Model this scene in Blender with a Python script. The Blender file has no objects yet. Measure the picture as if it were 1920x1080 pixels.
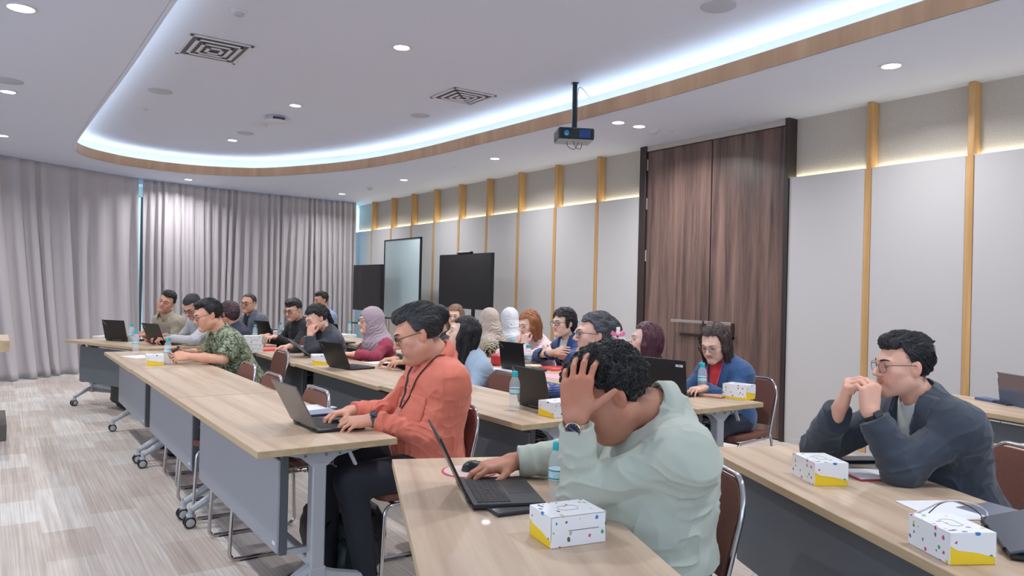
import bpy, math, random
import numpy as np
from mathutils import Vector, Matrix
from mathutils.geometry import tessellate_polygon

# ------------------------------------------------------------------ camera, world, exposure
SC = bpy.context.scene
COL = SC.collection
FPX, YAW, PITCH, ROLL, CAMH = 1399.8, 0.608, 0.0036, 0.0241, 1.373
TBL = 0.72            # table top height

def cam_axes():
    cy, sy = math.cos(YAW), math.sin(YAW)
    f = np.array([sy*math.cos(PITCH), cy*math.cos(PITCH), math.sin(PITCH)])
    r = np.array([cy, -sy, 0.0]); u = np.cross(r, f)
    c, s = math.cos(ROLL), math.sin(ROLL)
    return c*r+s*u, -s*r+c*u, f
RX, UX, FX = cam_axes()
cd = bpy.data.cameras.new('camera'); cam = bpy.data.objects.new('camera', cd); COL.objects.link(cam)
cd.sensor_width = 36.0; cd.lens = FPX/1920*36.0; cd.clip_start = 0.05; cd.clip_end = 100
cam.matrix_world = Matrix(((RX[0], UX[0], -FX[0], 0), (RX[1], UX[1], -FX[1], 0), (RX[2], UX[2], -FX[2], CAMH), (0, 0, 0, 1)))
SC.camera = cam
SC.view_settings.view_transform = 'Standard'; SC.view_settings.look = 'None'
SC.view_settings.gamma = 1.0; SC.view_settings.use_curve_mapping = False
SC.view_settings.exposure = 0.36
w = bpy.data.worlds.new('world'); SC.world = w; w.use_nodes = True
bg = w.node_tree.nodes['Background']; bg.inputs[0].default_value = (0.74, 0.85, 1.0, 1); bg.inputs[1].default_value = 1.3

def at(px, py, z=TBL):            # a point of the photograph's plan: where the ray through it meets height z
    d = FX + (px-960)/FPX*RX - (py-540)/FPX*UX
    t = (z-CAMH)/d[2]
    return Vector((d[0]*t, d[1]*t, z))
def atd(px, py, depth):           # at a distance along the viewing axis
    d = FX + (px-960)/FPX*RX - (py-540)/FPX*UX
    return Vector((d[0]*depth, d[1]*depth, CAMH+d[2]*depth))
def aty(px, py, Y):
    d = FX + (px-960)/FPX*RX - (py-540)/FPX*UX
    t = Y/d[1]; return Vector((d[0]*t, Y, CAMH+d[2]*t))
def atx(px, py, X):
    d = FX + (px-960)/FPX*RX - (py-540)/FPX*UX
    t = X/d[0]; return Vector((X, d[1]*t, CAMH+d[2]*t))

def area(name, loc, size, power, color=(1, 1, 1), rot=(0, 0, 0), size_y=None, spread=math.pi):
    l = bpy.data.lights.new(name, 'AREA'); l.energy = power; l.color = color
    l.shape = 'RECTANGLE' if size_y else 'DISK'; l.size = size; l.spread = spread
    if size_y: l.size_y = size_y
    o = bpy.data.objects.new(name, l); o.location = loc; o.rotation_euler = rot; COL.objects.link(o)
    return o
# daylight coming in through the glass behind the curtains at the far end of the room
area('daylight', (6.05, 14.75, 1.6), 0.7, 60, (0.35, 0.75, 1.0), (math.radians(90), 0, 0), 2.8)
area('daylight', (1.96, 14.45, 1.6), 0.5, 14, (0.35, 0.75, 1.0), (math.radians(90), 0, 0), 2.8)

# ------------------------------------------------------------------ materials
def srgb(r, g, b):
    f = lambda c: (c/255/12.92) if c/255 <= 0.04045 else ((c/255+0.055)/1.055)**2.4
    return (f(r), f(g), f(b), 1)
MATS = {}
def mat(name, col, rough=0.6, metal=0.0, bump=0.0, bscale=60, emis=0, trans=0, ior=1.45, vary=0.0, vscale=8, sss=0, sheen=0, attr=None, coat=0, stretch=None, spec=None):
    if name in MATS: return MATS[name]
    m = bpy.data.materials.new(name); m.use_nodes = True
    nt = m.node_tree; b = nt.nodes['Principled BSDF']
    c = srgb(*col) if max(col) > 1.001 else (*col, 1)
    b.inputs['Base Color'].default_value = c; b.inputs['Roughness'].default_value = rough; b.inputs['Metallic'].default_value = metal
    m.diffuse_color = c
    if emis: b.inputs['Emission Color'].default_value = c; b.inputs['Emission Strength'].default_value = emis
    if trans: b.inputs['Transmission Weight'].default_value = trans; b.inputs['IOR'].default_value = ior
    if sss:
        b.inputs['Subsurface Weight'].default_value = sss; b.inputs['Subsurface Radius'].default_value = (0.02, 0.008, 0.004); b.inputs['Subsurface Scale'].default_value = 0.6
    if sheen: b.inputs['Sheen Weight'].default_value = sheen
    if coat: b.inputs['Coat Weight'].default_value = coat
    if spec is not None: b.inputs['Specular IOR Level'].default_value = spec
    tc = nt.nodes.new('ShaderNodeTexCoord')
    src = tc.outputs['Object']
    if stretch:
        mp = nt.nodes.new('ShaderNodeMapping'); mp.inputs['Scale'].default_value = stretch
        nt.links.new(src, mp.inputs[0]); src = mp.outputs[0]
    if vary:
        n = nt.nodes.new('ShaderNodeTexNoise'); n.inputs['Scale'].default_value = vscale; n.inputs['Detail'].default_value = 4
        nt.links.new(src, n.inputs['Vector'])
        r = nt.nodes.new('ShaderNodeValToRGB')
        r.color_ramp.elements[0].position = 0.3; r.color_ramp.elements[1].position = 0.7
        r.color_ramp.elements[0].color = tuple(x*(1-vary) for x in c[:3])+(1,)
        r.color_ramp.elements[1].color = tuple(min(1, x*(1+vary)) for x in c[:3])+(1,)
        nt.links.new(n.outputs['Fac'], r.inputs[0]); nt.links.new(r.outputs[0], b.inputs['Base Color'])
    if attr:
        a = nt.nodes.new('ShaderNodeAttribute'); a.attribute_name = attr
        nt.links.new(a.outputs['Color'], b.inputs['Base Color'])
    if bump:
        n = nt.nodes.new('ShaderNodeTexNoise'); n.inputs['Scale'].default_value = bscale; n.inputs['Detail'].default_value = 3
        nt.links.new(src, n.inputs['Vector'])
        bp = nt.nodes.new('ShaderNodeBump'); bp.inputs['Strength'].default_value = bump; bp.inputs['Distance'].default_value = 0.004
        nt.links.new(n.outputs['Fac'], bp.inputs['Height']); nt.links.new(bp.outputs[0], b.inputs['Normal'])
    MATS[name] = m
    return m

def wood(name, dark, light, axis='Y', sc=1.0, rough=0.45, ring=14, coat=0.0):
    if name in MATS: return MATS[name]
    m = bpy.data.materials.new(name); m.use_nodes = True; nt = m.node_tree; b = nt.nodes['Principled BSDF']
    b.inputs['Roughness'].default_value = rough; b.inputs['Coat Weight'].default_value = coat
    tc = nt.nodes.new('ShaderNodeTexCoord'); mp = nt.nodes.new('ShaderNodeMapping')
    s = {'X': (0.05, 1, 1), 'Y': (1, 0.05, 1), 'Z': (1, 1, 0.05)}[axis]
    mp.inputs['Scale'].default_value = tuple(v*ring*sc for v in s)
    n1 = nt.nodes.new('ShaderNodeTexNoise'); n1.inputs['Scale'].default_value = 1.0; n1.inputs['Detail'].default_value = 6; n1.inputs['Distortion'].default_value = 0.6
    n2 = nt.nodes.new('ShaderNodeTexNoise'); n2.inputs['Scale'].default_value = 7.0; n2.inputs['Detail'].default_value = 4
    mx = nt.nodes.new('ShaderNodeMath'); mx.operation = 'MULTIPLY_ADD'; mx.inputs[1].default_value = 0.35
    r = nt.nodes.new('ShaderNodeValToRGB'); r.color_ramp.elements[0].position = 0.42; r.color_ramp.elements[1].position = 0.92
    r.color_ramp.elements[0].color = srgb(*dark); r.color_ramp.elements[1].color = srgb(*light)
    nt.links.new(tc.outputs['Object'], mp.inputs[0]); nt.links.new(mp.outputs[0], n1.inputs['Vector']); nt.links.new(mp.outputs[0], n2.inputs['Vector'])
    nt.links.new(n2.outputs['Fac'], mx.inputs[0]); nt.links.new(n1.outputs['Fac'], mx.inputs[2])
    nt.links.new(mx.outputs[0], r.inputs[0]); nt.links.new(r.outputs[0], b.inputs['Base Color'])
    MATS[name] = m; return m

# ------------------------------------------------------------------ mesh collecting
class MB:
    def __init__(s): s.v = []; s.f = []; s.m = []; s.mats = []; s.sm = []
    def mi(s, m):
        if m is None: return 0
        if m not in s.mats: s.mats.append(m)
        return s.mats.index(m)
    def add(s, vs, fs, m=None, smooth=False):
        o = len(s.v); s.v += [tuple(v) for v in vs]; k = s.mi(m)
        for f in fs: s.f.append(tuple(i+o for i in f)); s.m.append(k); s.sm.append(smooth)
        return s
    def box(s, a, b, m=None, bev=0.0, M=None):
        x0, y0, z0 = a; x1, y1, z1 = b
        if x0 > x1: x0, x1 = x1, x0
        if y0 > y1: y0, y1 = y1, y0
        if z0 > z1: z0, z1 = z1, z0
        c = min(bev, (x1-x0)*.45, (y1-y0)*.45, (z1-z0)*.45)
        if c <= 0:
            vs = [(x, y, z) for z in (z0, z1) for y in (y0, y1) for x in (x0, x1)]
            fs = [(0, 2, 3, 1), (4, 5, 7, 6), (0, 1, 5, 4), (2, 6, 7, 3), (0, 4, 6, 2), (1, 3, 7, 5)]
        else:
            vs = []; idx = {}
            for i in (0, 1):
                for j in (0, 1):
                    for k in (0, 1):
                        X, Y, Z = (x0, x1)[i], (y0, y1)[j], (z0, z1)[k]
                        dx, dy, dz = (c, -c)[i], (c, -c)[j], (c, -c)[k]
                        for ax, p in enumerate(((X, Y+dy, Z+dz), (X+dx, Y, Z+dz), (X+dx, Y+dy, Z))):
                            idx[(i, j, k, ax)] = len(vs); vs.append(p)
            g = lambda *a: idx[a]; fs = []
            for i in (0, 1):
                f = [g(i, 0, 0, 0), g(i, 1, 0, 0), g(i, 1, 1, 0), g(i, 0, 1, 0)]; fs.append(f if i else f[::-1])
                f = [g(0, i, 0, 1), g(0, i, 1, 1), g(1, i, 1, 1), g(1, i, 0, 1)]; fs.append(f if i else f[::-1])
                f = [g(0, 0, i, 2), g(1, 0, i, 2), g(1, 1, i, 2), g(0, 1, i, 2)]; fs.append(f if i else f[::-1])
            for i in (0, 1):
                for j in (0, 1):
                    f = [g(i, j, 0, 0), g(i, j, 0, 1), g(i, j, 1, 1), g(i, j, 1, 0)]; fs.append(f if (i+j) % 2 else f[::-1])
                    f = [g(i, 0, j, 0), g(i, 0, j, 2), g(i, 1, j, 2), g(i, 1, j, 0)]; fs.append(f[::-1] if (i+j) % 2 else f)
                    f = [g(0, i, j, 1), g(0, i, j, 2), g(1, i, j, 2), g(1, i, j, 1)]; fs.append(f if (i+j) % 2 else f[::-1])
            for i in (0, 1):
                for j in (0, 1):
                    for k in (0, 1):
                        f = [g(i, j, k, 0), g(i, j, k, 1), g(i, j, k, 2)]; fs.append(f if (i+j+k) % 2 else f[::-1])
        if M is not None: vs = [tuple(M @ Vector(v)) for v in vs]
        return s.add(vs, fs, m)
    def tube(s, pts, r, m=None, n=10, cap=True, closed=False, radii=None, flat=1.0):
        P = [Vector(p) for p in pts]; L = len(P); vs = []; fs = []
        up = None
        for i, p in enumerate(P):
            if closed: t = P[(i+1) % L]-P[i-1]
            else: t = P[min(i+1, L-1)]-P[max(i-1, 0)]
            if t.length < 1e-9: t = Vector((0, 0, 1))
            t.normalize()
            if up is None:
                a = Vector((0, 0, 1)) if abs(t.z) < 0.9 else Vector((1, 0, 0)); up = (a-t*a.dot(t)).normalized()
            else:
                u2 = up-t*up.dot(t); up = u2.normalized() if u2.length > 1e-6 else up
            sd = t.cross(up); rr = radii[i] if radii else r
            for k in range(n):
                an = 2*math.pi*k/n; vs.append(p+up*math.cos(an)*rr*flat+sd*math.sin(an)*rr)
        R = L if closed else L-1
        for i in range(R):
            a, b = i*n, ((i+1) % L)*n
            for k in range(n): fs.append((a+k, a+(k+1) % n, b+(k+1) % n, b+k))
        if cap and not closed: fs.append(tuple(range(n))[::-1]); fs.append(tuple((L-1)*n+k for k in range(n)))
        return s.add(vs, fs, m, True)
    def lathe(s, prof, m=None, n=24, M=None, c=(0, 0, 0)):
        vs = []; fs = []; L = len(prof)
        for r, z in prof:
            for k in range(n):
                a = 2*math.pi*k/n; vs.append((c[0]+r*math.cos(a), c[1]+r*math.sin(a), c[2]+z))
        for i in range(L-1):
            for k in range(n): fs.append((i*n+k, i*n+(k+1) % n, (i+1)*n+(k+1) % n, (i+1)*n+k))
        zz = [z for r, z in prof]; flat_ = max(zz)-min(zz) < 1e-6
        if prof[0][0] > 1e-5 and not flat_: fs.append(tuple(range(n))[::-1])
        if prof[-1][0] > 1e-5 and not flat_: fs.append(tuple((L-1)*n+k for k in range(n)))
        if M is not None: vs = [tuple(M @ Vector(v)) for v in vs]
        return s.add(vs, fs, m, True)
    def prism(s, poly, z0, z1, m=None, M=None, smooth=False):   # polygon in xy, extruded along z
        n = len(poly); vs = [(x, y, z0) for x, y in poly]+[(x, y, z1) for x, y in poly]
        fs = [(i, (i+1) % n, (i+1) % n+n, i+n) for i in range(n)]
        tr = tessellate_polygon([[Vector((x, y, 0)) for x, y in poly]])
        for t in tr:
            a, b, c = [Vector((*poly[i], 0)) for i in t]
            cw = (b-a).cross(c-a).z > 0
            t = tuple(t) if cw else tuple(t[::-1])
            fs.append(tuple(i+n for i in t)); fs.append(t[::-1])
        if M is not None: vs = [tuple(M @ Vector(v)) for v in vs]
        return s.add(vs, fs, m, smooth)
    def build(s, name, m=None, parent=None, loc=None, rot=None, fixn=False):
        me = bpy.data.meshes.new(name); me.from_pydata(s.v, [], s.f)
        if m is not None: me.materials.append(m); 
        else:
            for q in s.mats: me.materials.append(q)
            me.polygons.foreach_set('material_index', s.m)
        me.polygons.foreach_set('use_smooth', s.sm)
        me.validate(); me.update()
        if fixn:
            import bmesh
            bm = bmesh.new(); bm.from_mesh(me); bmesh.ops.recalc_face_normals(bm, faces=bm.faces); bm.to_mesh(me); bm.free()
        o = bpy.data.objects.new(name, me); COL.objects.link(o)
        if parent is not None: o.parent = parent
        if loc is not None: o.location = loc
        if rot is not None: o.rotation_euler = rot
        if any(s.sm): 
            try: me.set_sharp_from_angle(angle=math.radians(40))
            except Exception: pass
        return o
def tag(o, label=None, cat=None, group=None, kind=None):
    if label: o['label'] = label
    if cat: o['category'] = cat
    if group: o['group'] = group
    if kind: o['kind'] = kind
    return o
def empty(name, loc=(0, 0, 0), rz=0.0, label=None, cat=None, group=None):
    o = bpy.data.objects.new(name, None); o.empty_display_size = 0.1; COL.objects.link(o)
    o.location = loc; o.rotation_euler = (0, 0, rz); return tag(o, label, cat, group)
def struct(o): o['kind'] = 'structure'; return o
def kids(o): return [c for c in ALLK.get(o.name, [])]
def copy_tree(o, parent=None):
    c = o.copy(); COL.objects.link(c); c.parent = parent
    for ch in list(o.children): copy_tree(ch, c)
    return c
def crom(P, n=8, closed=False):
    P = [Vector(p) for p in P]; out = []; L = len(P); R = L if closed else L-1
    for i in range(R):
        if closed: a, b, c, d = P[i-1], P[i], P[(i+1) % L], P[(i+2) % L]
        else: a, b, c, d = P[max(i-1, 0)], P[i], P[i+1], P[min(i+2, L-1)]
        for k in range(n):
            t = k/n; out.append(0.5*((2*b)+(c-a)*t+(2*a-5*b+4*c-d)*t*t+(3*b-a-3*c+d)*t**3))
    if not closed: out.append(P[-1])
    return out
def arc(c, r, a0, a1, n=6, plane='xz'):
    out = []
    for i in range(n+1):
        a = a0+(a1-a0)*i/n; u, v = c[0]+r*math.cos(a), c[1]+r*math.sin(a); out.append((u, v))
    return out
def fillet(pts, r, n=5):     # round the inner corners of a 3D polyline
    P = [Vector(p) for p in pts]; out = [P[0]]
    for i in range(1, len(P)-1):
        a, b, c = P[i-1], P[i], P[i+1]
        u, v = (a-b), (c-b); ru = min(r, u.length*.49, v.length*.49)
        p0, p1 = b+u.normalized()*ru, b+v.normalized()*ru
        for k in range(n+1):
            t = k/n; out.append(p0*(1-t)**2+b*2*t*(1-t)+p1*t*t)
    out.append(P[-1]); return out
def text_mesh(txt, size, m, parent, M, name='lettering', align='CENTER', depth=0.0004):
    cu = bpy.data.curves.new(name, 'FONT'); cu.body = txt; cu.size = size; cu.align_x = align; cu.align_y = 'CENTER'; cu.extrude = depth
    t = bpy.data.objects.new(name, cu); COL.objects.link(t)
    me = bpy.data.meshes.new_from_object(t); bpy.data.objects.remove(t)
    me.materials.clear(); me.materials.append(m)
    o = bpy.data.objects.new(name, me); COL.objects.link(o); o.parent = parent; o.matrix_local = M
    return o
# ------------------------------------------------------------------ room shell
M_CEIL = mat('ceiling_paint', (216, 222, 238), 0.8)
M_WALLP = mat('wall_panel_fabric', (190, 187, 186), 0.8, bump=0.15, bscale=400)
M_WALLT = mat('wall_textured_upper', (184, 178, 170), 0.85, bump=0.5, bscale=90, vary=0.05, vscale=60)
M_FIN = wood('honey_wood', (176, 134, 84), (208, 166, 110), 'Z', ring=20, rough=0.4)
M_FASCIA = wood('fascia_wood', (184, 146, 114), (206, 168, 134), 'Z', ring=5, rough=0.5)
M_DOOR = wood('walnut_door', (56, 45, 44), (134, 107, 97), 'Z', ring=9, sc=1.2, rough=0.32)
M_DARKW = mat('dark_frame_wood', (52, 42, 40), 0.4)
M_CURT = mat('curtain_cloth', (188, 182, 184), 0.7, bump=0.12, bscale=500, sheen=0.3)
M_LED = mat('led_cool', (0.72, 0.90, 1.0), 0.5, emis=11)
M_LEDW = mat('led_warm', (1.0, 0.93, 0.66), 0.5, emis=6.5)
M_LAMP = mat('lamp_diffuser', (1.0, 0.98, 0.97), 0.5, emis=14)
M_WHITE = mat('white_plastic', (214, 214, 220), 0.45)
M_BLACK = mat('black_plastic', (16, 17, 19), 0.4)
M_DARK = mat('dark_gap', (22, 22, 25), 0.8)

def floor_mat():
    m = bpy.data.materials.new('carpet_planks'); m.use_nodes = True; nt = m.node_tree; b = nt.nodes['Principled BSDF']
    b.inputs['Roughness'].default_value = 0.9
    N = nt.nodes.new; L = nt.links.new
    tc = N('ShaderNodeTexCoord'); sp = N('ShaderNodeSeparateXYZ'); L(tc.outputs['Object'], sp.inputs[0])
    def math_(op, a, b_=None, c=None):
        n = N('ShaderNodeMath'); n.operation = op
        for i, v in enumerate((a, b_, c)):
            if v is None: continue
            if isinstance(v, (int, float)): n.inputs[i].default_value = v
            else: L(v, n.inputs[i])
        return n.outputs[0]
    X, Y = sp.outputs[0], sp.outputs[1]
    W_, H_ = 0.25, 0.5
    col = math_('FLOOR', math_('DIVIDE', X, W_))
    off = math_('MULTIPLY', math_('MODULO', math_('ABSOLUTE', col), 2.0), 0.25)
    row = math_('FLOOR', math_('DIVIDE', math_('ADD', Y, off), H_))
    cm = N('ShaderNodeCombineXYZ'); L(col, cm.inputs[0]); L(row, cm.inputs[1])
    wn = N('ShaderNodeTexWhiteNoise'); wn.noise_dimensions = '2D'; L(cm.outputs[0], wn.inputs['Vector'])
    # fine ribs running along the planks
    mp = N('ShaderNodeMapping'); mp.inputs['Scale'].default_value = (75, 0.9, 1); L(tc.outputs['Object'], mp.inputs[0])
    n1 = N('ShaderNodeTexNoise'); n1.inputs['Scale'].default_value = 1; n1.inputs['Detail'].default_value = 3; n1.inputs['Roughness'].default_value = 0.7; L(mp.outputs[0], n1.inputs['Vector'])
    mp2 = N('ShaderNodeMapping'); mp2.inputs['Scale'].default_value = (9, 2.2, 1); L(tc.outputs['Object'], mp2.inputs[0])
    n2 = N('ShaderNodeTexNoise'); n2.inputs['Scale'].default_value = 1; n2.inputs['Detail'].default_value = 2; L(mp2.outputs[0], n2.inputs['Vector'])
    f = math_('ADD', math_('MULTIPLY', wn.outputs['Value'], 0.42), math_('MULTIPLY', n2.outputs['Fac'], 0.45))
    r = N('ShaderNodeValToRGB'); e = r.color_ramp.elements
    e[0].position = 0.15; e[0].color = srgb(184, 170, 162); e[1].position = 0.75; e[1].color = srgb(216, 214, 212)
    e2 = r.color_ramp.elements.new(0.45); e2.color = srgb(200, 192, 186)
    L(f, r.inputs[0])
    r2 = N('ShaderNodeValToRGB'); r2.color_ramp.elements[0].position = 0.38; r2.color_ramp.elements[1].position = 0.62
    r2.color_ramp.elements[0].color = (0.84, 0.81, 0.78, 1); r2.color_ramp.elements[1].color = (1.12, 1.1, 1.08, 1)
    L(n1.outputs['Fac'], r2.inputs[0])
    mx = N('ShaderNodeMix'); mx.data_type = 'RGBA'; mx.blend_type = 'MULTIPLY'; mx.inputs[0].default_value = 1.0
    L(r.outputs[0], mx.inputs[6]); L(r2.outputs[0], mx.inputs[7]); L(mx.outputs[2], b.inputs['Base Color'])
    bp = N('ShaderNodeBump'); bp.inputs['Strength'].default_value = 0.4; bp.inputs['Distance'].default_value = 0.003
    L(n1.outputs['Fac'], bp.inputs['Height']); L(bp.outputs[0], b.inputs['Normal'])
    return m
X0, X1, Y0, Y1 = -5.0, 6.193, -4.5, 14.9
ZC, ZU, ZL, ZP = 3.082, 3.36, 3.215, 2.51      # soffit, upper ceiling, fascia top, panel tops
fl = MB(); fl.box((X0, Y0, -0.1), (6.6, Y1, 0), floor_mat()); struct(fl.build('floor'))

# ceiling: soffit with the oval opening, wood fascia, light cove, upper ceiling
right = [(4.60, 0.6), (4.63, 1.9), (4.68, 2.8), (4.72, 3.5), (4.76, 4.5), (4.75, 5.6), (4.71, 6.5), (4.66, 7.4), (4.58, 8.63), (4.4, 9.8), (4.1, 10.75), (3.55, 11.8), (3.1, 12.2), (2.45, 12.44), (1.72, 12.36), (1.23, 12.05), (0.97, 11.72), (0.85, 11.3), (0.82, 10.6), (0.84, 8.6), (0.87, 6.8), (0.88, 4.9), (0.9, 2.0), (1.0, 0.4), (1.5, -1.0), (2.7, -1.7), (4.0, -0.9)]
OPEN = [(p.x, p.y) for p in crom([(x, y, 0) for x, y in right], 7, True)]
def offset(poly, d):
    n = len(poly); out = []
    for i in range(n):
        t = Vector(poly[(i+1) % n])-Vector(poly[i-1]); t.normalize(); out.append((poly[i][0]+t.y*d, poly[i][1]-t.x*d))
    return out
OUTW = offset(OPEN, 0.20); THK = offset(OPEN, 0.03)
if abs(OUTW[0][0]) < abs(OPEN[0][0]): OUTW = offset(OPEN, -0.20); THK = offset(OPEN, -0.03)
outer = [(X0, Y0), (6.6, Y0), (6.6, Y1), (X0, Y1)]
def flat_ring(mb, out, inn, z, m, down=True):
    polys = [[Vector((x, y, 0)) for x, y in out], [Vector((x, y, 0)) for x, y in inn]]
    pts = [(x, y, z) for x, y in out]+[(x, y, z) for x, y in inn]
    fs = []
    for t in tessellate_polygon(polys):
        a, b, c = [Vector(pts[i]) for i in t]
        up = (b-a).cross(c-a).z > 0
        fs.append(tuple(t[::-1]) if up == down else tuple(t))
    mb.add(pts, fs, m)
def wall_ring(mb, poly, z0, z1, m, smooth=True):
    n = len(poly); vs = [(x, y, z0) for x, y in poly]+[(x, y, z1) for x, y in poly]
    mb.add(vs, [(i, (i+1) % n, (i+1) % n+n, i+n) for i in range(n)], m, smooth)
ce = MB(); flat_ring(ce, outer, OPEN, ZC, M_CEIL)
wall_ring(ce, OUTW, ZC+0.02, ZU, M_CEIL)
flat_ring(ce, OUTW, THK, ZC+0.05, M_CEIL, False)
n = len(OUTW); ce.add([(x, y, ZU) for x, y in OUTW], [tuple(t) for t in tessellate_polygon([[Vector((x, y, 0)) for x, y in OUTW]])], M_CEIL)
ce.box((X0, Y0, ZU+0.05), (6.6, Y1, ZU+0.12), M_CEIL)
struct(ce.build('ceiling'))
fa = MB(); wall_ring(fa, OPEN, ZC-0.001, ZL, M_FASCIA); wall_ring(fa, THK, ZC-0.001, ZL, M_FASCIA)
flat_ring(fa, THK, OPEN, ZL, M_FASCIA, False); flat_ring(fa, THK, OPEN, ZC-0.004, M_CEIL, True)
struct(fa.build('trim_1'))
a_, b_ = offset(OPEN, 0.06), offset(OPEN, 0.085)
if abs(OUTW[0][0]-OPEN[0][0]) > 0 and abs(a_[0][0]-OUTW[0][0]) > abs(OPEN[0][0]-OUTW[0][0]): a_, b_ = offset(OPEN, -0.06), offset(OPEN, -0.085)
sg_ = 1 if (Vector(OUTW[0])-Vector(offset(OPEN, 0.2)[0])).length < 1e-6 else -1
a_, b_ = offset(OPEN, 0.165*sg_), offset(OPEN, 0.192*sg_); n = len(a_)
led = MB(); led.add([(x, y, ZC+0.055) for x, y in a_]+[(x, y, ZC+0.10) for x, y in b_], [(i, (i+1) % n, (i+1) % n+n, i+n) for i in range(n)], M_LED, True)
struct(led.build('trim_2'))

# right-hand wall: recessed upper band, fabric panels, honey-wood fins, ledge light
FINS = [-3.96, -3.12, -2.29, -1.45, -0.61, 0.22, 1.06, 1.89, 2.73, 3.55, 7.08, 7.93, 8.79, 9.63, 10.46, 11.3, 12.14, 12.97, 13.86]
DY0, DY1 = 4.33, 6.32
WX = 6.193; DP = 0.11
wr = MB()
wr.box((WX+DP, Y0, 0), (WX+0.3, DY0, ZC), M_WALLT); wr.box((WX+DP, DY1, 0), (WX+0.3, Y1, ZC), M_WALLT); wr.box((WX+DP, DY0, 3.02), (WX+0.3, DY1, ZC), M_WALLT)
struct(wr.build('wall_right'))
edges = [Y0]+FINS[:10]+[DY0]; edges2 = [DY1]+FINS[10:]+[Y1]
k = 0
for es in (edges, edges2):
    for a, b in zip(es[:-1], es[1:]):
        lo = a+(0.03 if a in FINS else 0.004); hi = b-(0.03 if b in FINS else 0.004)
        if es is edges and b == DY0: hi = DY0-0.002
        p = MB(); p.box((WX, lo, 0.0), (WX+DP-0.002, hi, ZP), M_WALLP, bev=0.004)
        k += 1
        if hi < 0.0: continue
        p.build('wall_panel'); struct(bpy.context.scene.objects[-1]); 
        l = MB(); l.box((WX+0.075, lo, ZP+0.001), (WX+DP-0.004, hi, ZP+0.012), M_LEDW); struct(l.build('wall_ledge_light'))
for y in FINS:
    if y < 0: continue
    f = MB(); f.box((WX-0.006, y-0.028, 0.0), (WX+DP-0.002, y+0.028, ZP-0.01), M_FIN, bev=0.003)
    f.box((WX+0.004, y-0.024, ZP-0.01), (WX+DP-0.002, y+0.024, ZC-0.001), M_FIN, bev=0.003)
    struct(f.build('wall_fin'))
bb = MB(); bb.box((WX-0.008, 0.2, 0), (WX, DY0-0.03, 0.05), M_WALLP); bb.box((WX-0.008, DY1+0.03, 0), (WX, 13.9, 0.05), M_WALLP)
struct(bb.build('baseboard_right'))
# walnut double door
fr = MB()
fr.box((WX-0.02, DY1-0.10, 0), (WX+0.14, DY1+0.0, ZC-0.001), M_DARKW, bev=0.004)
fr.box((WX-0.02, DY0, 0), (WX+0.14, DY0+0.045, ZC-0.001), M_DARKW, bev=0.004)
fr.box((WX+0.0, DY0+0.045, 3.022), (WX+0.10, DY1-0.10, ZC-0.001), M_WALLT)
struct(fr.build('door_frame'))
for i, (a, b) in enumerate(((DY0+0.05, 5.268), (5.282, DY1-0.105))):
    d = MB(); d.box((WX+0.012, a, 0.01), (WX+0.06, b, 3.012), M_DOOR, bev=0.003)
    o = struct(d.build('door_%d' % (i+1)))
    h = MB(); hy = (4.92, 5.27) if i == 0 else (5.29, 5.74)
    h.box((WX-0.075, hy[0], 1.075), (WX-0.06, hy[1]-0.01, 1.105), mat('brushed_steel', (178, 172, 170), 0.35, 0.7), bev=0.002)
    for q in (hy[0]+0.06, hy[1]-0.06): h.box((WX-0.065, q-0.01, 1.08), (WX+0.014, q+0.01, 1.1), MATS['brushed_steel'])
    h.box((WX-0.005, hy[0]+0.02, 0.93), (WX+0.013, hy[0]+0.05, 1.09), M_DARKW); h.box((WX-0.005, hy[0]+0.02, 0.93), (WX+0.013, hy[1]-0.08, 0.955), M_DARKW)
    h.build('door_handle', parent=o)
    if i == 1:
        for z in (0.25, 0.9, 1.75, 2.35, 2.8):
            g = MB(); g.tube([(WX+0.004, b-0.002, z), (WX+0.004, b-0.002, z+0.13)], 0.008, MATS['brushed_steel'], 8); g.build('hinge', parent=o)
struct(MB().box((WX+0.2, DY0, 0), (WX+0.3, DY1, ZC), M_DARK).build('wall_behind_door'))

# far end: glass front behind the curtain, left side beyond the frame stays open
wf = MB(); wf.box((X0, 14.9, 0), (6.6, 15.0, 0.3), M_WALLP); wf.box((X0, 14.9, 2.9), (6.6, 15.0, 3.3), M_WALLP); 
struct(wf.build('wall_far'))
wn = MB()
for i in range(10): wn.box((X0+i*1.2-0.025, 14.9, 0.3), (X0+i*1.2+0.025, 14.97, 2.9), M_DARKW)
wn.box((X0, 14.93, 0.3), (6.6, 14.94, 2.9), mat('window_glass', (210, 235, 245), 0.05, trans=0.95))
struct(wn.build('window_1'))

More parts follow.
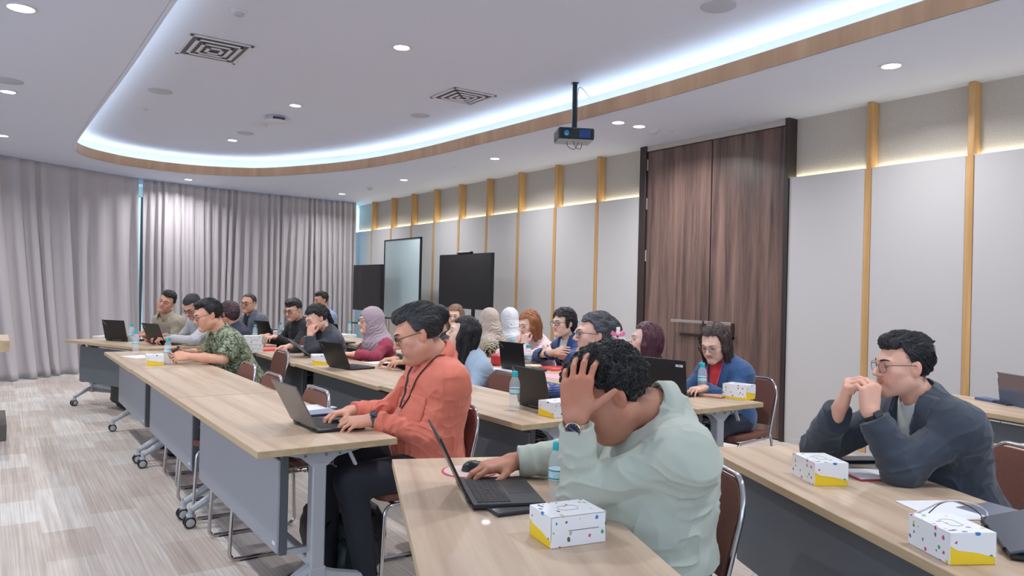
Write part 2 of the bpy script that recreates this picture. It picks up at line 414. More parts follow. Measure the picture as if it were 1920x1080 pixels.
# curtains: pleated cloth hung along a gently curved track
TRK = crom([(-5.0, 8.6, 0), (-3.6, 9.75, 0), (-2.0, 11.05, 0), (-0.9, 11.9, 0), (0.05, 12.47, 0), (0.92, 13.02, 0), (1.96, 13.62, 0), (3.22, 13.95, 0), (4.52, 14.10, 0), (5.97, 14.14, 0)], 30)
ACC = [0.0]
for a, b in zip(TRK[:-1], TRK[1:]): ACC.append(ACC[-1]+(b-a).length)
def track(s):
    s = max(0, min(ACC[-1]-1e-6, s)); i = int(np.searchsorted(ACC, s, side='right'))-1; i = min(i, len(TRK)-2)
    t = (s-ACC[i])/(ACC[i+1]-ACC[i]); p = TRK[i].lerp(TRK[i+1], t); d = (TRK[i+1]-TRK[i]).normalized()
    return p, d
def s_at_x(x):
    return min(range(len(TRK)), key=lambda i: abs(TRK[i].x-x))
def curtain(xa, xb, seed, label, pitch=0.19, flare=0.45):
    sa, sb = ACC[s_at_x(xa)], ACC[s_at_x(xb)]
    rnd = random.Random(seed); NS = int((sb-sa)/0.0125); NZ = 34
    ph = []; c = 0
    s = sa
    knots = [(sa, 0)]
    while s < sb+1:
        s += pitch*rnd.uniform(0.6, 1.45); knots.append((s, len(knots)*math.pi*1.0))
    ks, kp = [q[0] for q in knots], [q[1] for q in knots]
    amp = [rnd.uniform(0.6, 1.25) for _ in range(400)]; dr = [rnd.uniform(-1, 1) for _ in range(400)]
    vs = []; ripple = [(rnd.uniform(6, 22), rnd.uniform(0, 6.28), rnd.uniform(.004, .012)) for _ in range(5)]
    for j in range(NZ+1):
        v = j/NZ; z = ZC-0.01-(ZC-0.03)*v
        for i in range(NS+1):
            s = sa+(sb-sa)*i/NS
            s2 = s+0.05*v*math.sin(s*2.3+seed)+0.03*v*math.sin(s*5.1)
            q = float(np.interp(s2, ks, kp)); kk = int(q/math.pi)
            a = amp[kk % 400]*(1-(q/math.pi-kk))+amp[(kk+1) % 400]*(q/math.pi-kk)
            p, d = track(s); nrm = Vector((d.y, -d.x, 0))
            pin = 0.45+0.55*min(1, v*2.2)
            off = math.cos(q*2)*0.062*a*pin+sum(A*v*math.sin(s*f+h) for f, h, A in ripple)
            off += flare*v**1.5*max(0.15, min(1, (3.0-p.x)/3.2))
            tang = math.sin(q*4)*0.018*a*pin
            if v > 0.93 and p.x < 3: off += (v-0.93)*0.7*max(0, math.cos(q*2+1)); 
            p = p+nrm*off+d*tang
            vs.append((p.x, p.y, max(0.004, z+(0.012*math.sin(s*13) if v == 1 else 0))))
    fs = [(j*(NS+1)+i, (j+1)*(NS+1)+i, (j+1)*(NS+1)+i+1, j*(NS+1)+i+1) for j in range(NZ) for i in range(NS)]
    m = MB().add(vs, fs, M_CURT, True); o = m.build('curtain'); md = o.modifiers.new('thickness', 'SOLIDIFY'); md.thickness = 0.004
    return tag(o, label, 'curtain', None)
curtain(-4.9, 1.93, 3, 'grey pleated curtain at the left, pooling on the floor beside the first table', 0.26, 0.5)
curtain(1.99, 4.5, 9, 'grey pleated curtain in the middle, hanging behind the men at the far tables', 0.15, 0.3)
curtain(4.48, 5.98, 14, 'narrow grey curtain with tight pleats beside the lit end of the panel wall', 0.11, 0.2)
rl = MB(); pts = [track(ACC[-1]*i/60)[0] for i in range(61)]
rl.tube([(p.x, p.y+0.07, ZC-0.004) for p in pts], 0.012, M_WHITE, 6); struct(rl.build('trim_3'))

# ------------------------------------------------------------------ ceiling fittings
def downlight(x, y, z, label, r=0.06, power=17):
    t = empty('ceiling_downlight', (x, y, z), 0, label, 'downlight', 'recessed ceiling downlights')
    m = MB(); m.lathe([(r+0.018, 0), (r+0.018, -0.005), (r, -0.006), (r-0.003, 0.0)], M_WHITE, 28); m.build('trim_ring', parent=t)
    m = MB(); m.lathe([(r-0.002, -0.001), (0.0001, -0.0015)], M_LAMP, 28); m.build('diffuser', parent=t)
    area('downlight_lamp', (x, y, z-0.012), r*1.7, power, (0.97, 0.98, 1.0), spread=math.radians(150))
dl = [(0.11, 5.65, ZC, 'round downlight in the soffit at the top left corner of the picture', .075),
      (0.08, 8.25, ZC, 'round downlight at the left edge of the soffit beside a flush speaker', .06),
      (0.06, 10.83, ZC, 'round downlight at the left edge nearest the curtain top', .06),
      (2.62, 13.2, ZC, 'downlight between the curtain and the far tip of the wood cove', .06),
      (5.25, 13.1, ZC, 'downlight nearest the corner of curtain and panel wall', .06),
      (5.3, 10.67, ZC, 'soffit downlight over the whiteboard end of the panel wall', .06),
      (5.31, 8.09, ZC, 'soffit downlight above the wall panels left of the projector', .06),
      (5.10, 5.54, ZC, 'left of the two paired downlights in front of the double door', .06),
      (5.38, 5.53, ZC, 'right of the two paired downlights in front of the double door', .06),
      (5.35, 2.91, ZC, 'soffit downlight above the wall panels at the right', .065),
      (2.73, 5.6, ZU, 'downlight nearest the camera in the raised ceiling', .065),
      (2.7, 8.15, ZU, 'downlight in the raised ceiling beside the white wireless access point', .06),
      (2.68, 10.7, ZU, 'downlight farthest away in the raised ceiling', .06),
      (2.7, 3.05, ZU, None, .06), (5.3, 0.4, ZC, None, .06), (0.1, 3.1, ZC, None, .06), (2.7, 0.5, ZU, None, .06)]
EXTRA = iter(['downlight in the raised ceiling nearest above the camera', 'soffit downlight nearest above the right end of the panel wall', 'soffit downlight overhead at the left of the camera', 'raised ceiling downlight directly over the camera'])
for x, y, z, lab, r in dl:
    downlight(x, y, z-0.0005, lab or next(EXTRA), r)
def vent(p, label, sx=0.55, sy=0.55):
    t = empty('air_vent', (p[0], p[1], ZU), 0, label, 'air vent', 'square ceiling air vents')
    fr = MB()
    for k, (s, zz) in enumerate(((1.0, 0.0), (0.74, -0.004), (0.5, -0.008), (0.28, -0.011))):
        a, b = sx/2*s, sy/2*s; wd = 0.03
        for q in ((-a, -b, a, -b+wd), (-a, b-wd, a, b), (-a, -b, -a+wd, b), (a-wd, -b, a, b)):
            fr.box((q[0], q[1], zz-0.012), (q[2], q[3], zz-0.004), M_WHITE, bev=0.002)
    fr.build('louvre', parent=t)
    MB().box((-sx/2+.03, -sy/2+.03, -0.003), (sx/2-.03, sy/2-.03, -0.001), mat('vent_dark', (112, 116, 128), 0.8)).build('duct', parent=t)
vent((1.5, 6.66), 'square louvred air vent in the raised ceiling at the upper left', 0.5, 0.62)
vent((3.93, 6.61), 'square louvred air vent in the raised ceiling near the cove, left of the projector', 0.5, 0.5)
def disc(name, p, z, r, label, cat, m=None, th=0.006):
    o = MB().lathe([(0.0001, -th), (r*0.96, -th), (r, -th*0.5), (r, 0)][::-1], m or M_SPK, 32).build(name, loc=(p[0], p[1], z-0.0005))
    return tag(o, label, cat)
M_SPK = mat('speaker_grille', (188, 190, 202), 0.8)
disc('ceiling_speaker', (1.39, 8.49), ZU, 0.12, 'round flush ceiling speaker in the raised ceiling at the left', 'speaker')
disc('ceiling_speaker', (2.69, 10.08), ZU, 0.11, 'round flush ceiling speaker beyond the wireless access point', 'speaker')
disc('ceiling_speaker', (3.99, 7.66), ZU, 0.11, 'round flush ceiling speaker beside the right-hand air vent', 'speaker')
disc('ceiling_speaker', (4.05, 3.42), ZU, 0.12, 'round flush ceiling speaker near the top edge at the right', 'speaker')
disc('ceiling_speaker', (0.07, 7.8), ZC, 0.12, 'round flush ceiling speaker in the soffit at the left edge', 'speaker')
disc('access_hatch', (2.68, 9.42), ZU, 0.09, 'small white disc cover between the access point and the far speaker', 'ceiling cover', M_WHITE, 0.02)
def smoke(p, z, label):
    t = empty('smoke_detector', (p[0], p[1], z), 0, label, 'smoke detector')
    MB().lathe([(0.058, 0), (0.058, -0.012), (0.045, -0.02)], M_WHITE, 24).build('base', parent=t)
    MB().lathe([(0.036, -0.02), (0.034, -0.035), (0.02, -0.042), (0.0001, -0.043)], M_SPK, 20).build('sensor', parent=t)
smoke((1.43, 5.61), ZU, 'white smoke detector high at the upper left of the raised ceiling')
smoke((5.63, 5.56), ZC, 'smoke detector in the soffit just left of the double door')
smoke((5.28, 11.94), ZC, 'smoke detector in the soffit near the far corner')
disc('sprinkler', (5.79, 5.49), ZC, 0.04, 'small flat sprinkler cap beside the smoke detector over the door', 'sprinkler', M_WHITE)
disc('sprinkler', (1.39, 9.48), ZU, 0.03, 'tiny sprinkler cap in the raised ceiling at the left', 'sprinkler', M_WHITE, 0.02)
disc('sprinkler', (5.3, 9.1), ZC, 0.03, 'tiny sprinkler cap in the soffit above the big screen', 'sprinkler', M_WHITE, 0.01)
ap = empty('wireless_access_point', (2.71, 8.87, ZU), 0, 'white rounded wireless access point on the raised ceiling', 'access point')
MB().lathe([(0.09, 0), (0.09, -0.02), (0.12, -0.03), (0.13, -0.05), (0.11, -0.065), (0.0001, -0.07)], M_WHITE, 32).build('housing', parent=ap)
MB().box((-0.07, -0.131, -0.045), (0.07, -0.11, -0.02), mat('ap_dark', (50, 62, 84), 0.5), bev=0.005).build('vent_strip', parent=ap)
sl = empty('linear_diffuser', (3.9, 11.75, 3.28), math.radians(-58), 'long slim air slot in the lit cove at the far end', 'air vent')
MB().box((-0.5, -0.012, -0.035), (0.5, 0.012, -0.02), M_WHITE).box((-0.5, -0.012, 0.02), (0.5, 0.012, 0.035), M_WHITE).build('frame', parent=sl)
MB().box((-0.49, -0.004, -0.02), (0.49, 0.004, 0.02), MATS['vent_dark']).build('slot', parent=sl)

# projector on its pole
PZ = 2.80
pj = empty('projector', (4.50, 5.50, PZ), math.radians(-28), 'black projector hanging from the ceiling on a pole', 'projector')
M_PJ = mat('projector_black', (22, 34, 42), 0.35); M_TEAL = mat('lens_teal', (60, 150, 190), 0.1, metal=0.5)
MB().box((-0.17, -0.13, 0.0), (0.17, 0.13, 0.11), M_PJ, bev=0.012).build('housing', parent=pj)
MB().box((-0.166, -0.126, -0.004), (0.166, 0.126, 0.002), mat('pj_grey', (160, 164, 172), 0.5), bev=0.002).build('bottom_plate', parent=pj)
ln = MB(); Mx = Matrix.Translation((-0.095, -0.127, 0.056)) @ Matrix.Rotation(math.radians(90), 4, 'X')
ln.lathe([(0.042, 0), (0.042, 0.02), (0.034, 0.022), (0.032, 0.012)], M_PJ, 24, Mx); ln.lathe([(0.032, 0.011), (0.0001, 0.016)], M_TEAL, 24, Mx); ln.build('lens', parent=pj)
for i in range(7): pass
vs_ = MB()
for i in range(8): vs_.box((0.03+i*0.013, -0.1315, 0.02), (0.036+i*0.013, -0.129, 0.09), mat('pj_blue', (40, 90, 190), 0.3))
vs_.build('vent_grille', parent=pj)
pp = MB(); pp.box((-0.05, -0.05, 0.11), (0.05, 0.05, 0.122), M_PJ, bev=0.003); pp.box((-0.02, -0.02, 0.11), (0.02, 0.02, ZU-PZ), M_PJ, bev=0.003); pp.box((-0.03, -0.03, ZU-PZ-.012), (0.03, 0.03, ZU-PZ-.0001), M_PJ)
pp.build('ceiling_pole', parent=pj)
cb = MB(); cb.tube(crom([(-0.07, -0.02, -0.002), (-0.06, -0.03, -0.05), (0.0, -0.02, -0.075), (0.04, 0, -0.02), (0.05, 0.02, 0.02)], 6), 0.003, M_BLACK, 6)
cb.tube(crom([(-0.02, -0.06, -0.002), (0.01, -0.05, -0.06), (0.06, -0.03, -0.07), (0.08, 0, -0.01)], 6), 0.003, M_BLACK, 6)
cb.tube(crom([(0.03, 0.03, 0.1), (0.032, 0.02, 0.3), (0.03, 0.0, 0.48), (0.06, 0.03, 0.53), (0.12, 0.08, 0.5), (0.17, 0.14, 0.47)], 6), 0.003, M_BLACK, 6)
cb.build('cable', parent=pj)
# ------------------------------------------------------------------ furniture
M_OAK = wood('table_oak', (176, 150, 128), (214, 192, 166), 'Y', ring=9, rough=0.42, coat=0.05)
M_OAKE = wood('table_oak_edge', (170, 146, 112), (202, 178, 142), 'Y', ring=18, rough=0.45)
M_SILV = mat('powder_silver', (176, 180, 186), 0.4, 0.12)
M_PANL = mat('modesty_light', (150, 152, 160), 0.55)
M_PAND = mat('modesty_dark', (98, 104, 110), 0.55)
M_POST = mat('post_grey', (84, 88, 94), 0.5)
M_CHROME = mat('chrome', (200, 200, 204), 0.14, 1.0)
M_RUB = mat('rubber', (24, 25, 27), 0.6)
M_HUB = mat('caster_hub', (176, 176, 178), 0.4, 0.1)
M_BROWN = mat('chair_brown_fabric', (120, 76, 64), 0.8, bump=0.4, bscale=500, vary=0.08, vscale=90)

def table(loc, rz, label, group, L=1.597, W=0.6, light=False):
    t = empty('folding_table', (loc[0], loc[1], 0), rz, label, 'table', group)
    z1 = TBL; z0 = TBL-0.028
    tp = MB(); tp.box((0, 0, z0), (W, L, z1), M_OAKE, bev=0.0015); tp.box((0.002, 0.002, z1-0.001), (W-0.002, L-0.002, z1+0.0004), M_OAK)
    tp.build('tabletop', parent=t)
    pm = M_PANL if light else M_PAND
    p = MB(); p.box((0.115, 0.10, 0.27), (0.127, L-0.10, 0.655), pm, bev=0.003); o = p.build('modesty_panel', parent=t)
    for y in (0.10, L-0.13): MB().box((0.128, y, 0.26), (0.16, y+0.03, z0), M_POST, bev=0.003).build('panel_post', parent=t)
    lb = MB(); lb.box((0.113, 0.115, 0.30), (0.1146, 0.15, 0.315), M_WHITE); lb.build('sticker', parent=o)
    for i, y in enumerate((0.085, L-0.085)):
        lg = MB(); lg.box((0.245, y-0.03, 0.15), (0.305, y+0.03, z0-0.05), M_SILV, bev=0.006)
        lg.box((0.25, y-0.028, z0-0.055), (0.30, y+0.028, z0-0.04), M_SILV)
        lg.build('leg', parent=t)
        br = MB()   # top bracket: a shallow plate tapering outward
        pl = [(0.13, z0-0.002), (0.13, z0-0.012), (0.20, z0-0.03), (0.245, z0-0.07), (0.305, z0-0.07), (0.35, z0-0.035), (0.46, z0-0.012), (0.46, z0-0.002)]
        R = Matrix(((1, 0, 0, 0), (0, 0, -1, y), (0, 1, 0, 0), (0, 0, 0, 1)))
        br.prism(pl, -0.005, 0.005, M_SILV, R @ Matrix.Translation((0, 0, 0.024))); br.prism(pl, -0.005, 0.005, M_SILV, R @ Matrix.Translation((0, 0, -0.024)))
        br.box((0.14, y-0.028, z0-0.006), (0.45, y+0.028, z0-0.001), M_SILV)
        for bx in (0.21, 0.30, 0.36): br.tube([(bx, y-0.034, z0-0.022), (bx, y-0.026, z0-0.022)], 0.006, M_CHROME, 8)
        bo = br.build('bracket', parent=t)
        if i == 0:
            hd = MB(); hd.box((-0.006, -0.012, -0.075), (0.006, 0.012, 0.0), M_SILV, bev=0.003, M=Matrix.Translation((0.40, y-0.03, z0-0.012)) @ Matrix.Rotation(-0.45, 4, 'Y')); hd.build('release_lever', parent=bo)
        ft = MB()   # splayed foot
        ft.tube([(0.275, y, 0.20), (0.20, y, 0.165), (0.085, y, 0.098)], 0.022, M_SILV, 8, radii=[0.03, 0.026, 0.018])
        ft.tube([(0.275, y, 0.17), (0.36, y, 0.145), (0.545, y, 0.105)], 0.022, M_SILV, 8, radii=[0.03, 0.026, 0.018])
        ft.box((0.235, y-0.034, 0.135), (0.315, y+0.034, 0.205), M_SILV, bev=0.01)
        ft.build('foot', parent=t)
        for x in (0.08, 0.555):
            c = MB(); c.tube([(x, y, 0.075), (x, y, 0.108)], 0.016, M_SILV, 10)
            c.box((x-0.02, y-0.028, 0.035), (x+0.012, y+0.028, 0.078), M_SILV, bev=0.008)
            co = c.build('caster', parent=t)
            for s in (-0.021, 0.021):
                Mx = Matrix.Translation((x-0.006, y+s, 0.0325)) @ Matrix.Rotation(math.pi/2, 4, 'X')
                wh = MB(); wh.lathe([(0.024, -0.009), (0.030, -0.0085), (0.0325, -0.004), (0.0325, 0.004), (0.030, 0.0085), (0.024, 0.009)], M_RUB, 22, Mx)
                wh.lathe([(0.0001, -0.010), (0.022, -0.0098), (0.024, -0.0085)], M_HUB, 22, Mx); wh.lathe([(0.024, 0.0085), (0.022, 0.0098), (0.0001, 0.010)], M_HUB, 22, Mx)
                wh.build('wheel', parent=co)
    bm = MB(); bm.box((0.255, 0.115, 0.19), (0.295, L-0.115, 0.225), M_SILV, bev=0.004); bm.box((0.25, 0.12, z0-0.05), (0.30, L-0.12, z0-0.012), M_SILV, bev=0.004)
    for y in (0.115, L-0.115): bm.box((0.15, y-0.012, 0.255), (0.26, y+0.012, 0.28), M_SILV)
    bm.build('crossbar', parent=t)
    # wire shelf below the top
    sh = MB()
    for k in range(5): sh.tube([(0.18+k*0.05, 0.14, z0-0.10), (0.18+k*0.05, L-0.14, z0-0.10)], 0.003, M_SILV, 6)
    for y in (0.2, L*0.36, L*0.64, L-0.2): sh.tube([(0.17, y, z0-0.004), (0.17, y, z0-0.10), (0.39, y, z0-0.10), (0.39, y, z0-0.004)], 0.003, M_SILV, 6)
    sh.build('wire_shelf', parent=t)
    return t
TA, TB, TC_ = 'folding tables of the front row', 'folding tables of the second row', 'folding tables of the third row'
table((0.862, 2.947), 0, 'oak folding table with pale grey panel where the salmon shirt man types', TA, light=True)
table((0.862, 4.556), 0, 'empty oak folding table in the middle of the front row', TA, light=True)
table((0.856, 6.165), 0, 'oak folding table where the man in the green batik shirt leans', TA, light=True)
def wing(F, ang, label, group, L=1.597, W=0.6):
    u = Vector((math.sin(ang), math.cos(ang))); p = Vector(F)-u*L
    return table(p, -ang, label, group, L, W)
wing((1.264, 2.589), math.radians(22.7), 'angled oak folding table nearest the camera, where the man in pale green leans', TA)
wing((2.526, 2.162), math.radians(25.5), 'angled oak folding table at the right carrying two snack boxes', TB)
wing((3.80, 1.56), math.radians(25.5), 'oak folding table whose corner shows behind the blazer man and the brown chair back', TC_)
u = Vector((-math.sin(math.radians(22)), math.cos(math.radians(22))))
table(Vector((0.66, 9.47))-u*1.597, math.radians(22), 'far angled folding table with dark panel holding two laptops, near the curtain', TA)
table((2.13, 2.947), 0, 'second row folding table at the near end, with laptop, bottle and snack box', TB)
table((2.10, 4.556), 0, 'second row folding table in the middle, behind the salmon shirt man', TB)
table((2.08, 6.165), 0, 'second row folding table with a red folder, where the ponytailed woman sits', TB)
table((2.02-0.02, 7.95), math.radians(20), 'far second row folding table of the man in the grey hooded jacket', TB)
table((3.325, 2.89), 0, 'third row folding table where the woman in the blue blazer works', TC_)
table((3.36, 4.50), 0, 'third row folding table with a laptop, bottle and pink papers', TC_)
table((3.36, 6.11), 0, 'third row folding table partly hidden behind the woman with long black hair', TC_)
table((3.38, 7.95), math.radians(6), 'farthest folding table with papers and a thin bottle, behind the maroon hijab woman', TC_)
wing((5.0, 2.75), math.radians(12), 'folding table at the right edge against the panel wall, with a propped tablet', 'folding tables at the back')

def chair_proto():
    t = empty('stacking_chair')
    def rr(w0, w1, z0, z1, r, n=6):   # rounded trapezoid in xz
        out = []
        out += [(-w0, z0), (w0, z0)]
        for i in range(n+1):
            a = -0.12+(math.pi/2+0.12)*i/n; out.append((w1-r+r*math.cos(a), z1-r+r*math.sin(a)))
        for i in range(n+1):
            a = math.pi/2+(math.pi/2+0.12)*i/n; out.append((-w1+r+r*math.cos(a), z1-r+r*math.sin(a)))
        return out
    lean = Matrix.Translation((0, -0.205, 0.42)) @ Matrix.Rotation(math.radians(11), 4, 'X')
    q = Matrix(((1, 0, 0, 0), (0, 0, -1, 0), (0, 1, 0, 0), (0, 0, 0, 1)))
    o = MB().prism(rr(0.185, 0.215, 0.07, 0.375, 0.085), -0.013, 0.013, M_BROWN, lean @ q).build('backrest', parent=t)
    md = o.modifiers.new('bevel', 'BEVEL'); md.width = 0.008; md.segments = 2
    st = MB(); st.prism([(x, y) for x, y in [(-0.20, -0.19), (0.20, -0.19), (0.215, 0.10), (0.20, 0.20), (0.15, 0.225), (-0.15, 0.225), (-0.20, 0.20), (-0.215, 0.10)]], 0.415, 0.455, M_BROWN)
    o = st.build('seat', parent=t); md = o.modifiers.new('bevel', 'BEVEL'); md.width = 0.014; md.segments = 3
    fr = MB(); loop = [(-0.225, 0.0, 0.0)]
    w = lean
    top = [(-0.20, 0.0, -0.02), (-0.225, 0.0, 0.30), (-0.17, 0.0, 0.39), (0.17, 0.0, 0.39), (0.225, 0.0, 0.30), (0.20, 0.0, -0.02)]
    top = [w @ Vector(p) for p in top]
    fl_ = fillet(top, 0.07, 5); fr.tube(fl_, 0.0095, M_CHROME, 10)
    for s in (-1, 1):
        fr.tube(fillet([w @ Vector((s*0.20, 0, 0.02)), (s*0.215, -0.21, 0.40), (s*0.235, -0.235, 0.012), (s*0.235, 0.235, 0.012), (s*0.225, 0.215, 0.405), (s*0.19, -0.20, 0.405)], 0.045, 5), 0.0095, M_CHROME, 10)
        fr.tube([(s*0.235, 0.18, 0.004), (s*0.235, 0.10, 0.004)], 0.009, M_RUB, 8); fr.tube([(s*0.235, -0.18, 0.004), (s*0.235, -0.10, 0.004)], 0.009, M_RUB, 8)
    fr.tube([(-0.20, 0.15, 0.40), (0.20, 0.15, 0.40)], 0.008, M_CHROME, 8); fr.tube([(-0.20, -0.15, 0.40), (0.20, -0.15, 0.40)], 0.008, M_CHROME, 8)
    fr.build('frame', parent=t)
    return t
CH0 = chair_proto(); CHUSED = [False]
def chair(x, y, heading, label, group='brown chrome-framed chairs'):
    o = CH0 if not CHUSED[0] else copy_tree(CH0); CHUSED[0] = True
    o.location = (x, y, 0); o.rotation_euler = (0, 0, heading); o.scale = (.90, 1, 1); tag(o, label, 'chair', group); return o
FX_ = math.pi/2           # facing -x (towards the front of the room)

M_LIDC = mat('laptop_lid', (38, 36, 38), 0.38, 0.25); M_LBASE = mat('laptop_base', (30, 32, 37), 0.4); M_KEY = mat('keycap', (20, 21, 25), 0.55)
M_KEYB = mat('key_bed', (70, 76, 90), 0.5)
M_SCR = mat('screen_off', (26, 30, 38), 0.12); M_LOGO = mat('logo_silver', (190, 188, 186), 0.3, 0.5); M_LIDG = mat('lid_silver_grey', (122, 120, 120), 0.35, 0.5)
M_SCRW = mat('screen_page', (226, 232, 240), 0.4, emis=0.5)
def laptop(A, B, lid_deg, label, W=None, D=0.228, lidm=None, user=1, lidh=0.222, loc=None, rz=None, sticker=False, screen=None):
    """A, B: far and near end of the hinge; the user sits to the +x side."""
    if loc is None:
        c = (A+B)/2; d = (B-A); rz = math.atan2(d.y, d.x)+math.pi     # local +x along the hinge, user on local -y
        W = W or 0.32
    else: c = Vector((loc[0], loc[1], loc[2])); W = W or 0.32
    t = empty('laptop', (c.x, c.y, TBL+0.0005), rz, label, 'laptop', 'open laptops')
    ly = 1 if user > 0 else 1
    b = MB(); b.box((-W/2, -D, 0.002), (W/2, 0, 0.017), M_LBASE, bev=0.004); b.box((-W/2+.02, -D+.02, 0.0), (W/2-.02, -.02, 0.003), M_RUB)
    bo = b.build('base', parent=t)
    k = MB(); k.box((-W/2+0.022, -0.125, 0.0168), (W/2-0.022, -0.018, 0.0174), M_KEYB)
    rows = 6
    for r in range(rows):
        n = 14; y0 = -0.021-r*0.0172
        for i in range(n):
            kw = (W-0.05)/n; x0 = -W/2+0.025+i*kw
            if r == 5 and 3 < i < 9:
                if i == 4: k.box((x0, y0-0.0145, 0.0172), (x0+kw*5-0.0025, y0, 0.0190), M_KEY)
                continue
            k.box((x0, y0-0.0145, 0.0172), (x0+kw-0.0025, y0, 0.0190), M_KEY)
    k.build('keyboard', parent=bo)
    tp = MB(); tp.box((-0.05, -D+0.022, 0.0168), (0.05, -0.135, 0.0176), M_KEY); tp.tube([(0, -0.075, 0.018), (0, -0.075, 0.0205)], 0.004, mat('red_nub', (190, 30, 30), 0.5), 8)
    tp.build('touchpad', parent=bo)
    a = math.radians(lid_deg); dv = Vector((0, -math.cos(a), math.sin(a)))
    Ml = Matrix.Translation((0, 0.0, 0.018)) @ Matrix.Rotation(math.radians(180-lid_deg)*-1, 4, 'X')
    # lid lies along local +y before rotation (open flat = 180 deg)
    l = MB(); l.box((-W/2, 0.002, -0.0035), (W/2, lidh, 0.0035), lidm or M_LIDC, bev=0.003, M=Matrix.Identity(4))
    lo = l.build('lid', parent=t); lo.matrix_local = Matrix.Translation((0, 0.004, 0.016)) @ Matrix.Rotation(math.pi-a, 4, 'X') if False else Matrix.Translation((0, 0.004, 0.016)) @ Matrix.Rotation(math.pi-a, 4, 'X')
    s = MB(); s.box((-W/2+0.008, 0.014, 0.0032), (W/2-0.008, lidh-0.008, 0.0041), screen or M_SCR); s.build('screen', parent=lo)
    g = MB()
    text_mesh('ThinkPad', 0.017, M_LOGO, lo, Matrix.Translation((W/2-0.033, lidh-0.032, -0.0037)) @ Matrix.Rotation(math.pi, 4, 'Y') @ Matrix.Rotation(math.radians(-40), 4, 'Z'), 'logo')
    for hx in (-W/2+0.04, W/2-0.09): MB().tube([(hx, 0.0, 0.0), (hx+.05, 0, 0)], 0.006, M_LBASE, 8).build('hinge', parent=lo)
    if sticker:
        q = MB(); q.box((-W/2+0.02, lidh-0.045, -0.0043), (-W/2+0.075, lidh-0.03, -0.0036), M_WHITE); q.build('sticker', parent=lo)
        text_mesh('4736', 0.011, M_BLACK, lo, Matrix.Translation((-W/2+0.047, lidh-0.0375, -0.0045)) @ Matrix.Rotation(math.pi, 4, 'Y'), 'sticker_number')
    return t

M_PET = bpy.data.materials.new('clear_bottle'); M_PET.use_nodes = True
_n = M_PET.node_tree; _b = _n.nodes['Principled BSDF']; _b.inputs['Base Color'].default_value = (.85, .93, .96, 1); _b.inputs['Roughness'].default_value = .12; _b.inputs['Alpha'].default_value = .24
M_CAP = mat('teal_cap', (40, 186, 196), 0.4); M_BLAB = mat('bottle_label', (190, 220, 226), 0.4, vary=0.2, vscale=60); M_LABT = mat('label_teal', (30, 140, 160), 0.4)
BOT = {}
def bottle(p, label, h=0.215, slim=False):
    if 'o' in BOT:
        o = copy_tree(BOT['o'])
    else:
        o = empty('water_bottle'); BOT['o'] = o
        pr = [(0.026, 0.0), (0.030, 0.003), (0.0295, 0.012), (0.0275, 0.018), (0.0295, 0.024), (0.0275, 0.034), (0.0298, 0.042), (0.0275, 0.052), (0.0298, 0.060), (0.0275, 0.070), (0.0298, 0.08), (0.0285, 0.088), (0.0285, 0.125), (0.030, 0.13), (0.029, 0.145), (0.0255, 0.162), (0.018, 0.178), (0.0135, 0.186), (0.0128, 0.196)]
        MB().lathe(pr, M_PET, 28).build('body', parent=o)
        lb = MB().lathe([(0.0288, 0.089), (0.0288, 0.124)], M_BLAB, 28); lo = lb.build('label', parent=o)
        for q in range(3): text_mesh('Vit', 0.020, M_LABT, lo, Matrix.Rotation(q*2.09+0.5, 4, 'Z') @ Matrix.Translation((0.0292, 0, 0.107)) @ Matrix.Rotation(math.pi/2, 4, 'Z') @ Matrix.Rotation(math.pi/2, 4, 'X'), 'lettering') if False else None
        bd = MB()
        for q in range(2): bd.lathe([(0.0292, 0.092+q*0.026), (0.0292, 0.096+q*0.026)], M_LABT, 28)
        bd.build('label_stripe', parent=lo)
        c = MB(); c.lathe([(0.0158, 0.188), (0.0164, 0.19), (0.0164, 0.208), (0.0145, 0.213), (0.0001, 0.214)], M_CAP, 26); c.lathe([(0.0172, 0.186), (0.0172, 0.1895)], M_CAP, 26); c.build('cap', parent=o)
    o.location = (p.x, p.y, TBL+0.001); o.rotation_euler = (0, 0, random.uniform(0, 6)); s = h/0.214; o.scale = (s*(0.8 if slim else 1), s*(0.8 if slim else 1), s)
    return tag(o, label, 'bottle', 'clear water bottles with teal caps')

